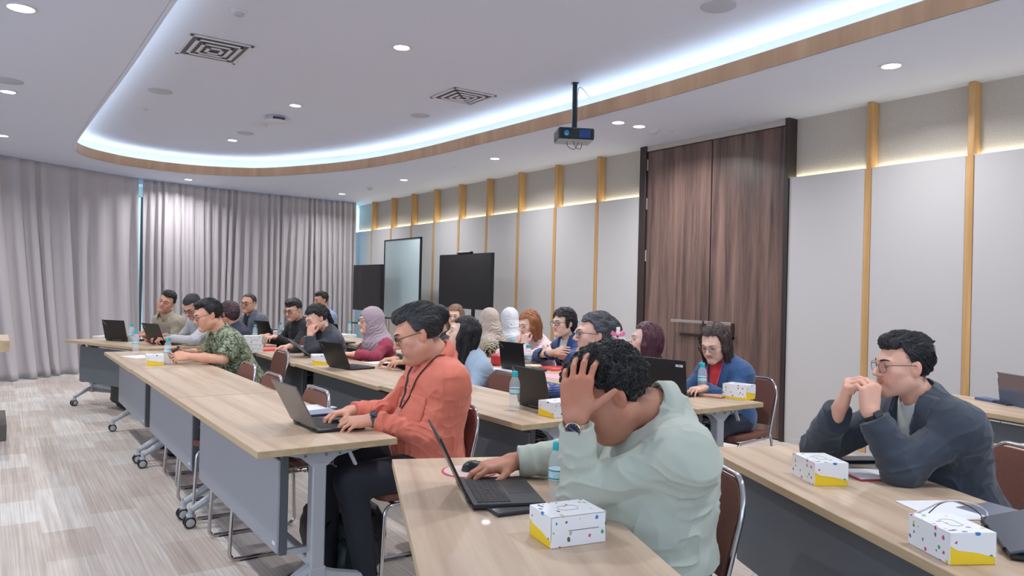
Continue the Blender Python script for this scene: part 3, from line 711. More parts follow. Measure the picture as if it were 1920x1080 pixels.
def leaf_mat():
    m = bpy.data.materials.new('leaf_print_card'); m.use_nodes = True; nt = m.node_tree; b = nt.nodes['Principled BSDF']; b.inputs['Roughness'].default_value = 0.5
    N = nt.nodes.new; L = nt.links.new
    tc = N('ShaderNodeTexCoord'); mp = N('ShaderNodeMapping'); mp.inputs['Rotation'].default_value = (.5, .4, .6); mp.inputs['Scale'].default_value = (1.5, .85, 1.1); L(tc.outputs['Object'], mp.inputs[0])
    v = N('ShaderNodeTexVoronoi'); v.inputs['Scale'].default_value = 44; v.inputs['Randomness'].default_value = 0.85; nz = N('ShaderNodeTexNoise'); nz.inputs['Scale'].default_value = 60; ad = N('ShaderNodeMix'); ad.data_type = 'VECTOR'; ad.inputs[0].default_value = .012; L(mp.outputs[0], nz.inputs['Vector']); L(mp.outputs[0], ad.inputs[4]); L(nz.outputs['Color'], ad.inputs[5]); L(ad.outputs[1], v.inputs['Vector'])
    lt = N('ShaderNodeMath'); lt.operation = 'LESS_THAN'; lt.inputs[1].default_value = 0.30; L(v.outputs['Distance'], lt.inputs[0])
    sp = N('ShaderNodeSeparateColor'); L(v.outputs['Color'], sp.inputs[0])
    r = N('ShaderNodeValToRGB'); r.color_ramp.interpolation = 'CONSTANT'; e = r.color_ramp.elements
    cols = [(60, 100, 96), (232, 190, 40), (206, 72, 128), (60, 158, 92), (70, 120, 205), (110, 116, 120), (188, 180, 120), (120, 86, 160)]
    e[0].position = 0; e[0].color = srgb(*cols[0]); e[1].position = 1/8; e[1].color = srgb(*cols[1])
    for i in range(2, 8): x = r.color_ramp.elements.new(i/8); x.color = srgb(*cols[i])
    L(sp.outputs[0], r.inputs[0])
    g2 = N('ShaderNodeMath'); g2.operation = 'GREATER_THAN'; g2.inputs[1].default_value = 0.36; L(sp.outputs[1], g2.inputs[0])
    mm = N('ShaderNodeMath'); mm.operation = 'MULTIPLY'; L(lt.outputs[0], mm.inputs[0]); L(g2.outputs[0], mm.inputs[1])
    mx = N('ShaderNodeMix'); mx.data_type = 'RGBA'; mx.inputs[6].default_value = srgb(232, 234, 236); L(mm.outputs[0], mx.inputs[0]); L(r.outputs[0], mx.inputs[7])
    L(mx.outputs[2], b.inputs['Base Color']); return m
M_LEAF = leaf_mat(); M_YEL = mat('yellow_card', (244, 208, 30), 0.5)
SB = {}
def snack_box(p, rz, label, z=TBL, open_=0, s=1.0):
    if 'o' in SB and not open_: o = copy_tree(SB['o'])
    else:
        o = empty('snack_box'); 
        if not open_: SB['o'] = o
        a, b, h = 0.08, 0.06, 0.08
        bx = MB(); bx.box((-a, -b, 0), (a, b, h-0.012), M_YEL, bev=0.0008); bx.build('carton_base', parent=o)
        c = MB()
        T = 0.0012
        c.box((-a-T, -b-T, h-0.002), (a+T, b+T, h), M_LEAF)                      # top
        for sy in (-1, 1): c.box((-a-T, sy*b if sy > 0 else -b-T, 0.001), (a+T, b+T if sy > 0 else -b, h-0.001), M_LEAF)      # long sides, printed
        for sx in (-1, 1):                                                                                                    # slanting flaps on the ends
            pl = [(-b-T, h-0.001), (b+T, h-0.001), (b+T, 0.048), (0.04, 0.036), (-0.01, 0.030), (-0.042, 0.022), (-b-T, 0.018)]
            X = Matrix(((0, 0, 1, 0), (1, 0, 0, 0), (0, 1, 0, 0), (0, 0, 0, 1)))
            c.prism(pl, 0, T*1.5, M_LEAF, Matrix.Translation((a if sx > 0 else -a-T*1.5, 0, 0)) @ X)
        co = c.build('printed_lid', parent=o, fixn=True)
        if open_: co.rotation_euler = (0, 0, 0); co.location = (0, 0, 0.012)
        ln = MB(); ln.box((-0.03, -b-T*1.6, 0.04), (0.06, -b-T, 0.0415), mat('print_line', (90, 100, 105), 0.6)); ln.build('print_line', parent=co)
        fr = MB(); fr.tube([(-0.022, -0.018, h+0.0003), (0.022, -0.018, h+0.0003), (0.03, 0, h+0.0003), (0.022, 0.018, h+0.0003), (-0.022, 0.018, h+0.0003), (-0.03, 0, h+0.0003)], 0.0005, MATS['print_line'], 4, closed=True); fr.build('printed_emblem', parent=co)
    o.location = (p.x, p.y, z+0.0008); o.rotation_euler = (0, 0, rz); o.scale = (s, s, s)
    return tag(o, label, 'snack box', 'leaf-printed cardboard snack boxes')
# ------------------------------------------------------------------ things on the tables
R_ = math.radians
# chairs
for x, y, hd, lab in [
    (1.66, 3.22, FX_+0.0, 'brown chrome-framed chair under the man in the salmon shirt'),
    (1.22, 4.01, FX_, 'empty brown chair tucked under the front row beside the salmon shirt man'),
    (1.21, 4.78, FX_, 'empty brown chair tucked furthest under the middle table of the front row'),
    (1.26, 5.52, FX_, 'empty brown chair whose back pokes up behind the middle front row tabletop'),
    (1.80, 6.45, FX_, 'brown chair under the man in the green batik shirt'),
    (1.55, 7.15, FX_+0.15, 'empty brown chair standing just beyond the batik shirt man'),
    (1.765, 1.77, FX_-R_(24), 'brown chair under the man in the pale green shirt, nearest the camera'),
    (3.10, 1.34, FX_-R_(24), 'brown chair under the man in the dark blazer'),
    (2.90, 0.80, FX_-R_(14), 'empty brown chair with rounded back at the right edge of the picture'),
    (2.66, 4.28, FX_, 'brown chair behind the second row beside the woman with long black hair'),
    (2.86, 4.95, FX_, 'brown chair under the woman with long black hair in the pale blue blazer'),
    (2.98, 3.72, FX_, 'brown chair of the woman with the pink flower clip'),
    (2.98, 6.05, FX_, 'brown chair under the woman in the maroon top'),
    (2.80, 6.95, FX_, 'brown chair under the ponytailed woman'),
    (4.18, 3.35, FX_+0.1, 'brown chair with chrome frame under the woman in the blue blazer'),
    (4.15, 4.25, FX_, 'brown chair under the woman with burgundy hair'),
    (4.15, 5.25, FX_, 'brown chair under the woman with folded arms'),
    (4.15, 6.05, FX_, 'brown chair under the woman with copper hair'),
    (4.15, 6.9, FX_, 'brown chair under the woman in the beige hijab'),
    (2.78, 5.45, FX_, 'brown chair under the dark haired person behind the salmon shirt man'),
    (1.78, 8.35, FX_+R_(22), 'brown chair under the man in the light grey shirt with bowed head'),
    (1.55, 9.15, FX_+R_(22), 'brown chair under the man in the khaki shirt'),
    (2.68, 8.0, FX_+R_(20), 'brown chair under the person with short dark maroon hair'),
    (2.75, 9.5, FX_+R_(20), 'brown chair under the man in the grey hooded jacket'),
    (2.95, 8.65, FX_+R_(20), 'brown chair under the man in the black zip sweater'),
]: chair(x, y, hd, lab)

laptop(at(551, 787, .735), at(595, 806, .735), 118, 'grey laptop the man in the salmon shirt is typing on', W=.32, lidm=M_LIDG)
laptop(at(857, 897, .735), at(886, 949, .735), 116, 'black laptop nearest the camera, used by the man in the pale green shirt', W=.325)
laptop(at(618, 685, .735), at(657, 691, .735), 116, 'black laptop beside the snack box in front of the maroon hijab woman', W=.32)
laptop(at(573, 663, .735), at(586, 669, .735), 140, 'grey tablet laptop tipped far back in front of the ponytailed woman', W=.29, lidm=mat('lid_light_grey', (104, 108, 116), 0.35, 0.5))
laptop(at(198, 636, .735), at(240, 638.5, .735), 104, 'black laptop farthest left, standing alone on the far angled table', W=.32)
laptop(at(279, 641.5, .735), at(311, 645, .735), 112, 'black laptop in front of the man in the khaki shirt', W=.32)
laptop(at(486, 632, .735), at(515, 635, .735), 112, 'black laptop in front of the man in the grey hooded jacket', W=.32)
laptop(at(944, 689, .735), at(982, 695, .735), 98, 'black laptop standing upright beside the third row bottle', W=.32)
laptop(at(978, 756, .735), at(1030, 769, .735), 104, 'dark laptop behind the second row bottle, its lid reflecting orange', W=.32)
laptop(at(1213, 731, .735), at(1284, 741, .735), 96, 'black laptop with a white asset sticker used by the woman in the blue blazer', W=.335, sticker=True)
laptop(at(540, 622, .735), at(580, 624, .735), 100, 'black laptop behind the man in the black zip sweater', W=.32)
laptop(at(605, 640, .735), at(640, 643, .735), 105, 'black laptop of the man at the curtain, showing beside the ponytailed woman', W=.30)
# laptop at the bottom right corner, lid towards the camera
t = laptop(None, None, 19, 'nearly closed slate laptop with lettered lid cut by the right edge of the picture', loc=(2.265, 0.915, .735), rz=R_(34), W=.33, lidm=mat('lid_slate', (70, 75, 88), 0.45, 0.2))
# propped tablet with keyboard cover at the right edge
A_, B_ = at(1872, 755), at(1945, 771)
d_ = (B_-A_); tt = empty('tablet', ((A_+B_)/2)[:], math.atan2(d_.y, d_.x), 'propped tablet with brown upper and slate lower cover at the right edge', 'tablet')
Mt = Matrix.Rotation(R_(8), 4, 'X')
MB().box((-0.15, -0.004, 0.10), (0.15, 0.004, 0.205), mat('tablet_brown', (112, 98, 100), 0.5), bev=0.002, M=Mt).build('upper_cover', parent=tt)
MB().box((-0.15, -0.006, 0.001), (0.15, 0.002, 0.10), mat('tablet_slate', (82, 92, 112), 0.6), bev=0.002, M=Mt).build('lower_cover', parent=tt)
MB().box((-0.147, 0.0041, 0.103), (0.147, 0.0055, 0.2), M_SCR, M=Mt).build('screen', parent=tt)
MB().box((-0.148, -0.0052, 0.165), (-0.139, -0.0042, 0.195), M_WHITE, M=Mt).build('sticker', parent=tt)

for px, py, lab, h in [
    (964, 770, 'water bottle standing alone near the front edge of the second row', .215),
    (1316, 742, 'water bottle in front of the woman in the blue blazer', .215),
    (314, 682, 'water bottle in front of the batik shirt man beside his snack box', .21),
    (254, 663, 'water bottle behind the corner of the far front table', .21),
    (246, 645, 'second water bottle standing just behind another beside the far left laptop', .21),
    (989, 695, 'water bottle beside the upright third row laptop', .215),
    (1043, 948, 'water bottle in front of the pale green sleeve, nearest the camera', .195),
    (478, 642, 'water bottle in front of the hooded jacket man laptop', .20),
    (525, 637, 'water bottle between the hooded jacket man and the sweater man', .21),
    (838, 692, 'water bottle between the salmon shirt man and the woman with long black hair', .21),
]: bottle(at(px, py), lab, h)
bottle(at(655, 634), 'slim pale green bottle on the farthest table left of the maroon hijab woman', .22, True)

snack_box(Vector((1.265, 1.535, 0)), R_(-10), 'snack box nearest the camera, in front of the man in pale green')
snack_box(at(1546, 905)+Vector((.015, .03, 0)), R_(61), 'snack box beside the notebook of the man in the blazer')
snack_box(Vector((2.048, 0.93, 0)), R_(61), 'snack box at the lower right with a cable looped behind it')
snack_box(at(1383, 749)+Vector((.05, .03, 0)), R_(100), 'snack box at the corner of the third row table beside the blue blazer woman', open_=1)
snack_box(at(1041, 783)+Vector((.05, .045, 0)), R_(5), 'snack box on the second row corner, behind the wristwatch')
snack_box(at(602, 684)+Vector((0, .05, 0)), R_(75), 'snack box on the second row leaning behind the black laptop')
snack_box(at(290, 685)+Vector((0.01, .07, 0)), R_(84), 'snack box with a yellow corner in front of the batik shirt man')
sbp = at(466, 662)+Vector((0.05, 0.05, 0))
snack_box(sbp, R_(5), 'lower of two stacked snack boxes behind the batik shirt')
snack_box(sbp+Vector((-0.01, .02, 0)), R_(12), 'upper of two stacked snack boxes behind the batik shirt', z=TBL+0.0815)
snack_box(at(514, 634)+Vector((0.09, 0.12, 0)), R_(70), 'snack box behind the laptop of the hooded jacket man', z=TBL)

# tablet, mouse and mat beside the near laptop
tb = empty('dark_tablet', at(955, 960, TBL+.001)[:], R_(-8), 'dark slim tablet lying in front of the near laptop', 'tablet')
MB().box((-0.055, -0.035, 0), (0.085, 0.045, 0.009), mat('tablet_body', (44, 48, 58), 0.4), bev=0.003).build('body', parent=tb)
MB().box((-0.05, -0.03, 0.009), (0.08, 0.04, 0.0095), M_SCR).build('screen', parent=tb)
mp_ = empty('mouse_mat', at(880, 884, TBL+.0005)[:], 0, 'round red rimmed mouse mat under the mouse hand', 'mouse mat')
MB().lathe([(0.10, 0), (0.10, 0.002), (0.092, 0.0025)], mat('mat_red', (196, 66, 76), 0.6), 48).build('rim', parent=mp_)
MB().lathe([(0.0915, 0.0031), (0.0001, 0.0031)], mat('mat_beige', (206, 186, 180), 0.7), 48).build('surface', parent=mp_)
ms = empty('computer_mouse', at(893, 882, TBL+.003)[:], R_(75), 'black computer mouse under the hand of the man in pale green', 'mouse')
m_ = MB(); 
vs = []; fs = []
for j in range(9):
    v = j/8*math.pi/2
    for i in range(24):
        a = 2*math.pi*i/24; vs.append((0.031*math.cos(a)*math.cos(v)**.6, 0.055*math.sin(a)*math.cos(v)**.6, 0.034*math.sin(v)*(1+0.1*math.sin(a))))
for j in range(8):
    for i in range(24): fs.append((j*24+i, j*24+(i+1) % 24, (j+1)*24+(i+1) % 24, (j+1)*24+i))
fs.append(tuple(range(24))[::-1]); m_.add(vs, fs, M_BLACK, True); m_.build('shell', parent=ms)
MB().tube([(0, 0.028, 0.031), (0, 0.04, 0.026)], 0.004, M_HUB, 8).build('scroll_wheel', parent=ms)

def slab(name, p, size, rz, m, label, cat, z=0.0, page=None, bev=0.001):
    t = empty(name, (p.x, p.y, TBL+0.0008+z), rz, label, cat)
    sx, sy, sz = size
    MB().box((-sx/2, -sy/2, 0), (sx/2, sy/2, sz), m, bev=bev).build('cover', parent=t)
    if page: MB().box((-sx/2+.004, -sy/2+.004, sz), (sx/2-.004, sy/2-.004, sz+0.0012), page).build('page', parent=t)
    return t
M_PAPER = mat('paper', (228, 230, 234), 0.7); M_RED = mat('red_cover', (196, 52, 66), 0.5); M_PINKP = mat('pink_paper', (222, 170, 186), 0.6); M_NAVY = mat('navy_cover', (30, 38, 62), 0.5)
M_CORAL = mat('coral_folder', (232, 96, 92), 0.55)
slab('notebook', at(597, 778), (0.20, 0.13, 0.014), R_(5), M_NAVY, 'navy notebook lying behind the laptop of the salmon shirt man', 'notebook', page=mat('steel_blue_page', (130, 142, 168), 0.5))
slab('notebook', at(590, 768)+Vector((0, .04, 0)), (0.21, 0.15, 0.006), R_(14), M_PAPER, 'open sheet of paper beside the navy notebook', 'paper')
slab('paper', at(262, 669), (0.20, 0.28, 0.001), R_(20), M_PAPER, 'white sheet of paper on the far front table beside a snack box', 'paper')
slab('folder', at(496, 657), (0.30, 0.22, 0.02), R_(8), M_CORAL, 'coral red folder lying on the far end of the second row', 'folder')
slab('folder', at(552, 651), (0.24, 0.16, 0.010), R_(-8), mat('grey_folder', (150, 152, 160), 0.5), 'grey slim folder beside the coral red folder', 'folder')
slab('folder', at(186, 633.5)+Vector((.05, .05, 0)), (0.20, 0.12, 0.02), R_(40), M_PAPER, 'bundle of white papers beside the far left laptop', 'paper')
slab('pouch', at(298, 645)+Vector((0.0, .25, 0)), (0.10, 0.16, 0.04), R_(70), M_RED, 'small red pouch behind the khaki shirt man laptop', 'pouch', bev=0.012)
slab('paper', at(1035, 706), (0.22, 0.30, 0.003), R_(10), M_PINKP, 'pink sheets of paper on the third row table', 'paper')
slab('folder', at(1040, 694)+Vector((0.05, .03, 0)), (0.22, 0.22, 0.018), R_(-5), M_CORAL, 'coral folder behind the pink sheets on the third row', 'folder')
slab('folder', at(1045, 688)+Vector((0.22, .05, 0)), (0.2, 0.15, 0.04), R_(-15), M_RED, 'red notebook lying in front of the woman with folded arms', 'notebook')
slab('paper', at(993, 690)+Vector((.08, .1, 0)), (0.2, 0.12, 0.014), R_(-30), mat('snack_wrapper', (226, 216, 190), 0.6), 'cream snack wrapper beside the third row bottle', 'wrapper', bev=.005)
slab('notebook', at(1640, 892), (0.21, 0.16, 0.006), R_(-28), M_RED, 'open notebook with red cover under the blazer man elbow', 'notebook', page=M_PAPER)
slab('folder', at(1613, 872)+Vector((.06, .04, 0)), (0.15, 0.08, 0.012), R_(-28), M_NAVY, 'navy phone wallet behind the blazer man notebook', 'wallet')
slab('paper', at(1770, 958), (0.19, 0.20, 0.004), R_(-28), M_PAPER, 'loose papers under the white cable at the lower right', 'paper')
slab('paper', at(1850, 962)+Vector((0.03, 0, 0)), (0.16, 0.12, 0.006), R_(-10), mat('magazine', (120, 124, 140), 0.4), 'dark magazine behind the lettered laptop', 'magazine')
slab('phone_box', at(1855, 752), (0.09, 0.15, 0.016), R_(-25), mat('phone_blue', (80, 96, 140), 0.4), 'blue phone case lying on the right edge table', 'phone')
slab('phone_box', at(1880, 757)+Vector((-.02, -.03, 0)), (0.08, 0.12, 0.008), R_(-35), M_NAVY, 'navy notebook under the blue phone case', 'notebook')
slab('paper', at(1330, 748)+Vector((.1, .08, 0)), (0.12, 0.2, 0.02), R_(15), mat('bread_tan', (206, 160, 130), 0.7), 'open snack wrapper beside the blue blazer woman hands', 'wrapper', bev=.006)
slab('paper', at(716, 683)+Vector((0.02, .1, 0)), (0.22, 0.16, 0.006), R_(12), M_PAPER, 'white paper under the arm of the maroon hijab woman', 'paper')
slab('paper', at(632, 632)+Vector((0.1, .1, 0)), (0.25, 0.3, 0.03), R_(20), M_PAPER, 'stack of white papers on the farthest table', 'paper')
slab('folder', at(940, 694), (0.12, 0.3, 0.003), R_(5), M_PAPER, 'white sheet left of the upright third row laptop', 'paper')
slab('snack_pack', at(921, 686)+Vector((0.05, 0.0, 0)), (0.06, 0.10, 0.10), R_(5), M_RED, 'small red and pink snack pack on the third row', 'snack pack', bev=.015)
slab('snack_pack', at(932, 684)+Vector((0.13, 0.0, 0)), (0.06, 0.22, 0.10), R_(5), mat('pack_pink', (214, 150, 196), 0.5), 'lilac snack pack behind the red one on the third row', 'snack pack', bev=.015)
slab('snack_pack', at(838, 690)+Vector((0.05, .12, 0)), (0.08, 0.12, 0.12), R_(10), mat('pack_white', (214, 226, 232), 0.5), 'white printed pack behind the teal labelled bottle', 'snack pack', bev=.008)
def cup(p, label, body, liquid, h=0.10, name='drink_cup'):
    t = empty(name, (p.x, p.y, TBL+.001), 0, label, 'cup')
    MB().lathe([(0.027, 0), (0.038, h), (0.039, h+0.003), (0.036, h+0.001), (0.026, 0.004), (0.0001, 0.004)], body, 28).build('cup_wall', parent=t)
    if liquid: MB().lathe([(0.0001, 0.005), (0.0262, 0.005), (0.032, h*0.6), (0.0001, h*0.6)], liquid, 24).build('drink', parent=t)
    MB().lathe([(0.040, h), (0.040, h+0.008), (0.03, h+0.022), (0.0001, h+0.026)], mat('clear_lid', (230, 230, 226), 0.2, trans=0.6, ior=1.1), 28).build('dome_lid', parent=t) if liquid else None
cup(at(492, 652), 'small clear cup of orange drink beside the stacked snack boxes', mat('cup_clear', (236, 232, 214), 0.15, trans=0.7, ior=1.1), mat('orange_drink', (226, 150, 70), 0.3))
cup(at(541, 636), 'white paper cup beside the bottle of the sweater man', M_WHITE, None)
# looping cables at the lower right
cz = TBL+0.008
def cable(pts, label, m, r=0.0022):
    P = [at(x, y, TBL+0.004+h) for x, y, h in pts]; tag(MB().tube(crom(P, 8), r, m, 8).build('cable'), label, 'cable')
cable([(1712, 985, 0), (1735, 968, 0.03), (1762, 945, .05), (1790, 940, .045), (1818, 950, .03), (1838, 965, .01), (1850, 985, 0)], 'black thin cable looping behind the lower right snack box', M_BLACK, .0016)
cable([(1740, 985, .002), (1713, 975, .004), (1712, 965, .012), (1735, 955, .03), (1770, 940, .06), (1815, 942, .06), (1850, 960, .03), (1840, 985, .004), (1800, 988, 0), (1850, 995, 0)], 'white cable coiled behind the lower right snack box', M_WHITE, .0026)
cable([(1225, 730, 0), (1240, 741, 0), (1262, 744, 0), (1290, 742, 0)], 'thin black cable on the table under the blue blazer woman laptop', M_BLACK, .002)

# whiteboard and rolling screens along the wall
def board(x, ya, yb, za, zb, label):
    t = empty('whiteboard', (x, (ya+yb)/2, 0), 0, label, 'whiteboard'); hy = (yb-ya)/2
    MB().box((-0.012, -hy+0.02, za), (0.004, hy-0.02, zb-0.015), mat('whiteboard_face', (186, 204, 208), 0.15), bev=0.001).build('board', parent=t)
    f = MB()
    for q in ((-hy, -hy+0.03, za-0.01, zb), (hy-0.03, hy, za-0.01, zb), (-hy, hy, zb-0.02, zb), (-hy, hy, za-0.02, za+0.005)): f.box((-0.02, q[0], q[2]), (0.012, q[1], q[3]), M_BLACK, bev=0.002)
    f.build('frame', parent=t)
    for s in (-1, 1):
        l = MB(); l.tube([(0, s*(hy-0.1), za), (0, s*(hy-0.1), 0.06)], 0.016, M_SILV, 8); l.tube([(-0.25, s*(hy-0.1), 0.05), (0.25, s*(hy-0.1), 0.05)], 0.016, M_SILV, 8); l.build('leg', parent=t)
    return t
board(5.72, 10.82, 12.20, 0.85, 2.215, 'tall mobile whiteboard between the two black screens')
def screen(x, ya, yb, za, zb, label, cam_=False):
    t = empty('display_screen', (x, (ya+yb)/2, 0), 0, label, 'screen', 'black display screens on stands'); hy = (yb-ya)/2
    MB().box((-0.02, -hy, za), (0.03, hy, zb), M_BLACK, bev=0.004).build('housing', parent=t)
    MB().box((-0.0215, -hy+0.012, za+0.02), (-0.0205, hy-0.012, zb-0.012), mat('tv_glass', (12, 16, 20), 0.12)).build('panel', parent=t)
    s = MB()
    for q in (-0.16, 0.16): s.box((0.032, q-0.025, 0.08), (0.07, q+0.025, (za+zb)/2), M_BLACK, bev=0.004)
    s.box((0.028, -0.25, (za+zb)/2-0.1), (0.07, 0.25, (za+zb)/2+0.1), M_BLACK); s.box((-0.28, -0.4, 0.05), (0.28, -0.34, 0.09), M_BLACK); s.box((-0.28, 0.34, 0.05), (0.28, 0.4, 0.09), M_BLACK); s.box((0.02, -0.4, 0.05), (0.08, 0.4, 0.09), M_BLACK)
    [s.tube([(sx_, sy_-0.02, 0.028), (sx_, sy_+0.02, 0.028)], 0.028, M_BLACK, 12) for sx_ in (-0.25, 0.25) for sy_ in (-0.37, 0.37)]
    s.box((-0.15, -0.3, 0.74), (0.05, 0.3, 0.76), M_BLACK)
    s.build('stand', parent=t)
    if cam_:
        MB().box((-0.04, -0.19, zb+0.001), (0.02, 0.19, zb+0.03), M_BLACK, bev=0.01).build('camera_bar', parent=t)
screen(5.5, 8.37, 9.79, 1.10, 1.88, 'large black display on a stand with a camera bar on top', True)
screen(5.3, 11.40, 12.55, 0.97, 1.76, 'smaller black display at the far end beside the curtain')


# lectern table at the left edge
lc = empty('lectern_table', (-0.25, 7.5, 0), 0, 'wooden table cut by the left edge of the picture in front of the curtain', 'table')
MB().box((-0.45, -0.30, 0.785), (0.375, 0.5, 0.875), M_OAKE, bev=0.002).box((-0.449, -0.299, 0.875), (0.374, 0.499, 0.8755), M_OAK).build('tabletop', parent=lc)
MB().box((-0.30, -0.02, 0.14), (-0.14, 0.22, 0.785), M_DARKW, bev=0.004).build('pedestal', parent=lc)
MB().box((-0.45, 0.1, 0.0), (0.375, 0.95, 0.14), mat('plinth_grey', (92, 88, 84), 0.6), bev=0.004).build('plinth', parent=lc)

# black bags on the floor
def blob(name, loc, size, seed, m, parent=None, label=None, cat=None, rz=0):
    rnd = random.Random(seed); n1, n2 = 26, 16; vs = []; fs = []
    ph = [rnd.uniform(0, 6) for _ in range(6)]
    for j in range(n2+1):
        v = j/n2*math.pi
        for i in range(n1):
            a = 2*math.pi*i/n1; e = lambda c, p: math.copysign(abs(c)**p, c)
            k = 1+0.06*math.sin(3*a+ph[0])*math.sin(v)+0.05*math.sin(5*a+ph[1]+3*v)+0.04*math.sin(9*v+ph[2]+2*a)
            vs.append((size[0]*e(math.cos(a), .6)*e(math.sin(v), .6)*k, size[1]*e(math.sin(a), .6)*e(math.sin(v), .6)*k, size[2]+size[2]*e(math.cos(v), .6)*min(1, k)))
    for j in range(n2):
        for i in range(n1): fs.append((j*n1+i, (j+1)*n1+i, (j+1)*n1+(i+1) % n1, j*n1+(i+1) % n1))
    o = MB().add(vs, fs, m, True).build(name, parent=parent, loc=loc, rot=(0, 0, rz)); 
    if label: tag(o, label, cat)
    return o
M_BAG = mat('black_nylon', (20, 23, 27), 0.5, bump=0.6, bscale=25)
bg1 = empty('backpack', (1.42, 3.42, 0), 0.3, 'black backpack standing on the floor under the salmon shirt man table', 'bag')
blob('bag_body', (0, 0, 0.004), (0.15, 0.20, 0.17), 4, M_BAG, bg1); blob('front_pocket', (-0.05, -0.16, 0.03), (0.10, 0.06, 0.10), 5, mat('bag_teal', (28, 44, 48), 0.5, bump=.5, bscale=30), bg1)
MB().tube(crom([(-0.1, -0.1, 0.33), (-0.2, -0.12, 0.28), (-0.23, -0.1, 0.15), (-0.16, -0.12, 0.05)], 6), 0.008, M_BAG, 6, flat=.4).build('strap', parent=bg1)
bg2 = empty('backpack', (2.02, 3.42, 0), 0, 'black slumped bag on the floor behind the legs of the salmon shirt man', 'bag')
blob('bag_body', (0, 0, 0.004), (0.20, 0.17, 0.15), 8, M_BAG, bg2)
bg3 = empty('backpack', (1.28, 8.95, 0), R_(22), 'black bag on the floor under the far angled table', 'bag')
blob('bag_body', (0, 0, 0.004), (0.16, 0.28, 0.20), 12, M_BAG, bg3)
# ------------------------------------------------------------------ people: implicit surfaces turned into one skin each
F32 = np.float32
V3 = lambda *a: np.array(a, dtype=np.float64)
_rs = np.random.RandomState(7)
_NT = _rs.rand(32, 32, 32).astype(F32)
def vnoise(P, off=0.0):
    Q = P+off+100.0; I = np.floor(Q).astype(np.int32); f = (Q-I).astype(F32); f = f*f*(3-2*f)
    x, y, z = I[:, 0] & 31, I[:, 1] & 31, I[:, 2] & 31; x1, y1, z1 = (x+1) & 31, (y+1) & 31, (z+1) & 31
    fx, fy, fz = f[:, 0], f[:, 1], f[:, 2]
    a = _NT[x, y, z]*(1-fx)+_NT[x1, y, z]*fx; b = _NT[x, y1, z]*(1-fx)+_NT[x1, y1, z]*fx
    c = _NT[x, y, z1]*(1-fx)+_NT[x1, y, z1]*fx; d = _NT[x, y1, z1]*(1-fx)+_NT[x1, y1, z1]*fx
    return (a*(1-fy)+b*fy)*(1-fz)+(c*(1-fy)+d*fy)*fz
def smin(a, b, k):
    if np.isscalar(k) and k <= 0: return np.minimum(a, b)
    h = np.maximum(k-np.abs(a-b), 0)/k
    return np.minimum(a, b)-h*h*k*0.25
def smax(a, b, k): return -smin(-a, -b, k)
def nrm(v): v = np.asarray(v, float); return v/(np.linalg.norm(v)+1e-12)
def cone(a, b, ra, rb):
    a = np.asarray(a, float); b = np.asarray(b, float); ba = b-a; L2 = float(ba@ba)+1e-12; L = math.sqrt(L2)
    def f(P):
        pa = P-a; t = np.clip((pa@ba)/L2, 0, 1); d = pa-t[:, None]*ba
        return np.sqrt((d*d).sum(1))-(ra+(rb-ra)*t)
    f.box = (np.minimum(a-ra, b-rb), np.maximum(a+ra, b+rb)); return f
def ell(c, r, R=None):
    c = np.asarray(c, float); r = np.asarray(r, float)
    def f(P):
        q = P-c
        if R is not None: q = q@R
        u = q/r; k0 = np.sqrt((u*u).sum(1)); v = u/r; k1 = np.sqrt((v*v).sum(1))+1e-9
        return np.where(k0 < 1e-4, -r.min(), k0*(k0-1)/k1)
    m = r.max(); f.box = (c-m, c+m); return f
def xf(fn, R, t):      # fn defined in a frame; R columns = frame axes, t = origin
    def f(P): return fn((P-t)@R)
    if hasattr(fn, 'box'):
        lo, hi = fn.box; C = (lo+hi)/2; e = (hi-lo)/2; c2 = R@C+t; e2 = np.abs(R)@e; f.box = (c2-e2, c2+e2)
    return f
def union(items, k=0.0, box=None, pad=0.03):
    """items: [(fn, k)] blended in order; points far from an item's box are skipped"""
    items = [(i if isinstance(i, tuple) else (i, k)) for i in items]
    lo = np.min([i[0].box[0] for i in items], 0); hi = np.max([i[0].box[1] for i in items], 0)
    def f(P):
        d = np.full(len(P), 1.0, F32)
        for fn, kk in items:
            b0, b1 = fn.box; m = max(pad, kk)+0.005
            q = np.maximum(np.maximum(b0-P, P-b1), 0); bd = np.sqrt((q*q).sum(1)); near = bd < m
            far = ~near
            if far.any(): d[far] = np.minimum(d[far], bd[far]+0.0)
            if near.any(): d[near] = smin(d[near], fn(P[near]).astype(F32), kk)
        return d
    f.box = (lo, hi); return f
